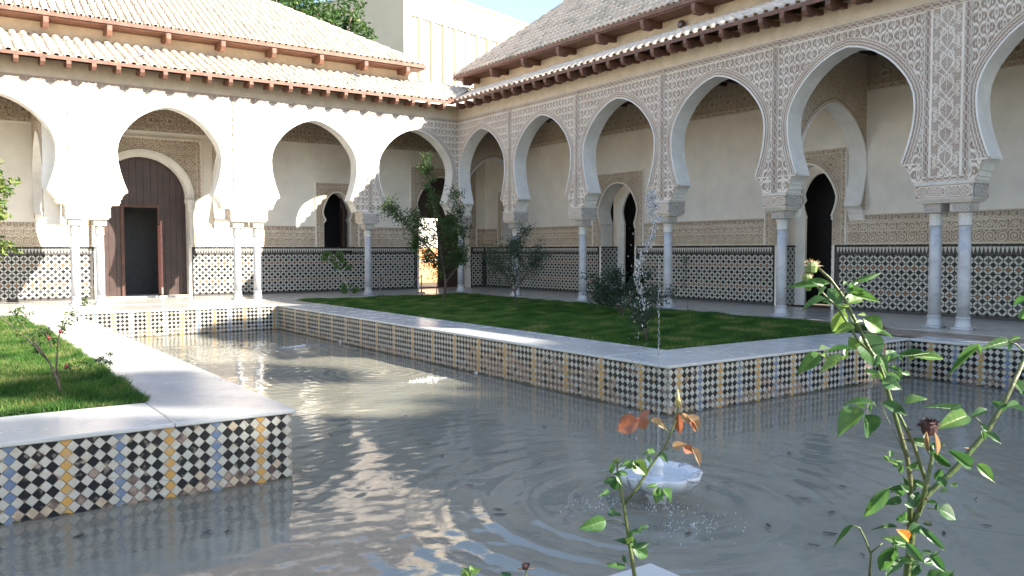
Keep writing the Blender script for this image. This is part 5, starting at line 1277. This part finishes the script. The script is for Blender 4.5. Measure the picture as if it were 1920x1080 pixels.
plant('shrub', tuple(b), [(L2([(1165, 592), (1155, 570), (1130, 545), (1105, 520)], 1165, 592), 1.4), (L2([(1165, 592), (1165, 560), (1160, 530), (1150, 508)], 1165, 592, yy=.3), 1.6), (L2([(1165, 592), (1180, 555), (1195, 530), (1200, 515)], 1165, 592, yy=-.3), 1.4), (L2([(1165, 585), (1140, 560), (1115, 550)], 1165, 592, yy=-.3), 1.2), (L2([(1165, 580), (1195, 560), (1225, 545)], 1165, 592, yy=.2), 1.)], 4200, .075, 'low dense green shrub on the lawn behind the fountain spray', 'shrub', .38, .2, mat_=dark_leaf, seed=6, twig=.30, r0=.018, trunkname='stems')
b = on_ground(1212, 640); S = float(np.dot(b-CAM, _f))/F
plant('shrub', tuple(b), [(L2([(1212, 640), (1205, 610), (1185, 580), (1180, 560)], 1212, 640), 1.2), (L2([(1212, 640), (1215, 600), (1220, 570), (1235, 545)], 1212, 640, yy=.2), 1.2), (L2([(1212, 640), (1200, 600), (1205, 560)], 1212, 640, yy=-.2), 1.2), (L2([(1215, 600), (1240, 575), (1262, 548)], 1212, 640), .5)], 1500, .055, 'small sparse reddish shrub at the lawn edge beside the marble coping', 'shrub', .4, .15, mat_=dark_leaf, seed=8, twig=.20, r0=.012, trunkname='stems')
b = on_ground(1290, 585); S = float(np.dot(b-CAM, _f))/F
plant('shrub', tuple(b), [(L2([(1290, 585), (1285, 540), (1280, 505), (1284, 480)], 1290, 585), 1.)], 200, .05, 'faint reddish twiggy sapling before the tiled wall right of the spray', 'shrub', .5, .12, mat_=dark_leaf, seed=9, twig=.15, r0=.008, trunkname='stems')
# palmate plants by the back gallery
def palmate(base, stem_pts, heads, label):
    root = empty('palmate_plant', tuple(base), label=label, cat='plant'); q = MB(); q.tube(stem_pts, [.02]*len(stem_pts), 6); q.build('stem', mat('pale_stem', (.30, .28, .22), .8, .2, 10), root, True)
    for hx in heads:
        c, rad, n = hx; V = []; Fc = []; T = []
        for i in range(n):
            a = rng.uniform(0, 6.28); e = rng.uniform(-.5, .6); d = Vector((math.cos(a)*math.cos(e), math.sin(a)*math.cos(e), math.sin(e))); L = rad*rng.uniform(.7, 1.1); hub = Vector(c)+d*L*.55
            s_ = d.orthogonal().normalized(); u = d.cross(s_)
            for k in range(7):
                ang = (k-3)*.55; dd = (d*math.cos(ang)+s_*math.sin(ang)); l2 = L*.5*(1-.08*abs(k-3)); sd = dd.cross(u)*l2*.2; i0 = len(V); V += [tuple(hub), tuple(hub+dd*l2*.6+sd), tuple(hub+dd*l2-u*l2*.2), tuple(hub+dd*l2*.6-sd)]; Fc.append((i0, i0+1, i0+2, i0+3)); T += [rng.uniform(.4, .8)]*4
        me = mesh_np('leaf_head', V, np.array(Fc), tree_leaf, attr={'tint': T}); link('leaf_head', me, root)
b = on_ground(657, 556); S = float(np.dot(b-CAM, _f))/F
palmate(b, [lr(0, 0), lr(-.05, .25), lr(-.25, .75), lr(-.45, 1.05), lr(-.62, 1.35)], [(lr(-.60, 1.38), .42, 22), (lr(-.28, 1.08), .40, 18), (lr(-.02, .25), .36, 18)], 'small papaya-like plant with lobed leaves on a leaning pale stem')
# left lawn rose, small shrub, edge shrub
b = on_ground(115, 738); S = float(np.dot(b-CAM, _f))/F
def small_rose(name, base, limbs, px0, py0, leaves, label, tint=.6, r=.010, cat='rose bush', nl=420, size=.05, twig=.16):
    return plant(name, tuple(base), [(L2(l, px0, py0, yy=y), w) for l, w, y in limbs], nl, size, label, cat, tint, .08, seed=12, r0=r, twig=twig, trunkname='stems')
lrose = small_rose('rose_bush', b, [([(115, 738), (108, 712), (95, 680), (60, 640), (20, 605), (-10, 585)], 1.6, 0), ([(112, 725), (100, 690), (98, 640), (104, 600), (130, 575)], 1.2, .3), ([(95, 680), (75, 640), (55, 600), (40, 575)], 1., -.2), ([(104, 705), (120, 690), (140, 690)], .6, .1), ([(98, 650), (80, 625), (50, 615)], .8, .2)], 115, 738, None, 'bare thorny rose bush with a few pale leaves and red hips on the left lawn')
for px_, py_ in ((113, 622), (91, 634), (124, 686)):
    c = at(px_, py_, float(np.dot(b-CAM, _f)))-b; q = MB(); q.lathe([(.001, -.022), (.018, -.012), (.022, .004), (.012, .02), (.001, .026)], n=10); q.V = [tuple(Vector(v)+Vector(c)) for v in q.V]; q.build('hip', mat('red_hip', (.35, .05, .05), .4, .2, 20), lrose, True)
b = on_ground(190, 694); S = float(np.dot(b-CAM, _f))/F
plant('seedling', tuple(b), [(L2([(190, 694), (195, 680), (210, 662)], 190, 694), 1), (L2([(190, 694), (185, 678), (182, 668)], 190, 694), 1), (L2([(190, 694), (202, 684), (214, 670)], 190, 694), 1)], 160, .04, 'tiny dark leaved seedling at the edge of the left lawn', 'plant', .3, .03, mat_=dark_leaf, seed=4, r0=.005, twig=.08, trunkname='stems')
b = np.array([-16.98, -18.6, 0.]); b = CAM+(at(-60, 700, 1)-CAM)*9.0; b[2] = 0; S = float(np.dot(b-CAM, _f))/F; gx = -60; gy = 540+0
def gp(x, y): v = at(x, y, S*F)-b; return tuple(v)
plant('citrus_tree', tuple(b), [([(0, 0, 0), gp(-60, 520), gp(-40, 440), gp(-25, 350), gp(-20, 300)], 2), ([gp(-60, 560), gp(-30, 480), gp(0, 460)], 1.4), ([gp(-60, 500), gp(-25, 400), gp(-3, 390)], 1.4), ([gp(-45, 420), gp(-20, 350), gp(-8, 345)], 1.2)], 1300, .075, 'sunlit yellow green tree reaching in at the left edge', 'tree', .85, .12, seed=15, twig=.24, r0=.03)

# rope barrier before the back gallery wall
rb = empty('rope_barrier', tuple(on_ground(713, 553)), label='post and sagging rope barrier before the corner doorway', cat='barrier'); sd = float(np.dot(on_ground(713, 553)-CAM, _f))/F
rope = mat('rope', (.30, .26, .20), .9, .2, 40)
q = MB(); q.lathe([(.14, 0), (.14, .03), (.03, .05), (.022, .1), (.022, .62), (.035, .64), (.02, .68)], n=14); q.build('post', steel, rb, True)
q = MB(); q.lathe([(.14, 0), (.14, .03), (.03, .05), (.022, .1), (.022, .62), (.035, .64), (.02, .68)], 1.75, .15, n=14); q.build('post', steel, rb, True)
q = MB(); q.tube([(0, 0, .62)]+[(1.75*t, .15*t, .62-.28*4*t*(1-t)*.8) for t in np.linspace(.08, .92, 10)]+[(1.75, .15, .62)], .018, 6); q.tube([(-.02, -.02, .62), (-.05, -.04, .45), (-.04, -.04, .28)], .022, 6); q.build('rope', rope, rb, True)
# round lamp on the upper east wall, pigeons on the roofs
def fxy(frame, px_, py_, n):
    d = at(px_, py_, 1)-CAM
    if frame == 'E': t = (-n-CAM[0])/d[0]
    else: t = (-n-CAM[1])/d[1]
    return CAM+d*t
p = fxy('E', 1279, 46, -2.0); w = empty('wall_lamp', tuple(p), label='dark round bulkhead lamp on the cream upper wall of the right wing', cat='lamp')
q = MB(lambda a, b, c: (-c, a, b)); q.lathe([(.12, 0), (.13, .03), (.12, .07), (.09, .10)], n=18); q.build('housing', wood_dark, w, True)
q = MB(lambda a, b, c: (-c, a, b)); q.lathe([(.08, .10), (.06, .13), (.001, .14)], n=14, cap=False); q.build('glass', steel, w, True)
pig = mat('grey_feathers', (.14, .14, .16), .7, .3, 30)
def pigeon(p, a, label):
    r_ = empty('pigeon', tuple(p), a, label=label, cat='pigeon'); q = MB()
    bpy_m = bpy.data.meshes.new('body'); vs = [(-.20, 0, .05), (-.10, 0, .07), (0, 0, .09), (.07, 0, .12), (.095, 0, .17), (.12, 0, .19), (.15, 0, .185)]; bpy_m.from_pydata(vs, [(i, i+1) for i in range(6)], [])
    o = link('body', bpy_m, r_); bpy_m.materials.append(pig); sk = o.modifiers.new('skin', 'SKIN'); o.modifiers.new('sub', 'SUBSURF').levels = 1
    for i, rr in enumerate((.018, .045, .06, .055, .03, .032, .008)): bpy_m.skin_vertices[0].data[i].radius = (rr, rr*.9)
    bpy_m.skin_vertices[0].data[2].use_root = True
    q = MB(); q.tube([(0, .02, .05), (.01, .02, 0)], .006, 4); q.tube([(0, -.02, .05), (.01, -.02, 0)], .006, 4); q.build('legs', wood_dark, r_)
pigeon(fxy('N', 668, 146, -.9), 2.0, 'grey pigeon sitting on the sunlit lower roof')
pigeon(fxy('N', 268, 108, -.2), .5, 'dark bird perched at the left on the sunlit lower roof')

# ---------------------------------------------------------------- beyond the court
fb = empty('office_building', label='pale yellow modern building with vertical fins behind the roofs', cat='building')
byel = mat('pale_yellow_render', (.74, .61, .42), .85, .04, .4, .0, 10, coord='World'); bgla = mat('pale_recess', (.60, .58, .52), .7, .06, 1, coord='World'); glass = mat('window_glass', (.12, .16, .20), .08, .1, 1)
k1 = at(757, 20, 60.); hd = R(73); ux, uy = math.sin(hd), math.cos(hd); vx, vy = -uy, ux
FB = lambda a, b_, z: (k1[0]+a*ux+b_*vx, k1[1]+a*uy+b_*vy, z)      # a along the finned front, b back to the left
ztop = 21.0
m = MB(FB); m.box(0, 34, .6, 14, 0, 20.9, 0); m.box(0, 34, 0, .6, 18.75, 20.9, 0); m.box(0, .65, 0, .6, 0, 18.75, 0); m.box(.65, 34, 0, .6, 0, 9, 0); m.box(-.05, 34.2, -.1, 14.1, 20.9, 21.1, 1); m.build('wall', [byel, stone], fb)
for i in range(24):
    m = MB(FB); m.box(1.55+i*1.32, 1.85+i*1.32, -.05, .6, 9, 18.73); m.build('fin', byel, fb)
    m = MB(FB); m.box(.72+i*1.32, 1.5+i*1.32, .12, .59, 9.0, 18.7); m.build('window', bgla, fb)
m = MB(FB); m.box(-.04, .02, 9.0, 11.0, 16.6, 18.3); m.build('window', glass, fb)
m = MB(FB); m.box(-.5, -.05, 9.6, 10.6, 16.5, 17.2); m.build('air_conditioner', steel, fb)
def big_tree(base, h, rad, label, seed, n=9000, size=.38, tint=.55, low=.35):
    root = empty('tree', base, label=label, cat='tree'); rr = random.Random(seed); q = MB(); q.tube([(0, 0, 0), (.2, .1, h*.3), (0, .2, h*.6)], [.45, .35, .2], 8)
    pts = []; cl = []
    for i in range(70):
        while True:
            v = Vector((rr.uniform(-1, 1), rr.uniform(-1, 1), rr.uniform(-1, 1)))
            if v.length < 1: break
        v = v*(.55+.45*rr.random()); c = Vector((v.x*rad, v.y*rad, h*(low+(1-low)/2)+v.z*h*(1-low)/2)); cl.append((c, rr.uniform(.16, .30)*rad))
    for c, r_ in cl[:24]: q.tube([(0, .1, h*.35), tuple(Vector((0, 0, h*.4)).lerp(c, .5)), tuple(c)], [.16, .1, .04], 5)
    q.build('trunk', bark, root, True)
    for c, r_ in cl:
        for _ in range(n//70): d = Vector((rr.gauss(0, 1), rr.gauss(0, 1), rr.gauss(0, 1))).normalized(); pts.append(tuple(c+d*r_*rr.uniform(.5, 1.1)))
    leaf_cloud('crown', pts, size, tint, root, seed, kind='stuff'); return root
pt = at(520, 30, 46.); big_tree((float(pt[0]), float(pt[1]), 0), 18.4, 4.6, 'big green tree rising behind the upper left roof', 21, 16000, .34, .50, .42)
pt = at(608, 60, 50.); big_tree((float(pt[0]), float(pt[1]), 0), 18.0, 3.4, 'rounded green tree just left of the pale yellow building', 22, 11000, .32, .50, .42)
# tall trees added to the south-east, outside the view, to shade the near court
def shade_at(q_, dist, zc):
    h = Vector((SUN.x, SUN.y)).normalized(); pp = Vector((-h.y, h.x)); return h*dist+pp*q_
hx, hy = Vector((SUN.x, SUN.y)).normalized(); base0 = Vector((-13.5, -17.0))
for k, (q_, dist, h, rad) in enumerate(((.8, 44.5, 29.5, 3.6), (-2.8, 44, 29, 3.0), (4.6, 46, 30.5, 3.6), (-7.4, 46.4, 25.4, 2.4))):
    bb = base0+Vector((hx, hy))*dist+Vector((-hy, hx))*q_
    big_tree((bb.x, bb.y, 0), h, rad, ['tallest', 'southern', 'northern', 'lowest'][k]+' of the trees added outside the view to shade the court', 30+k, 38000, .8, .5, .22)
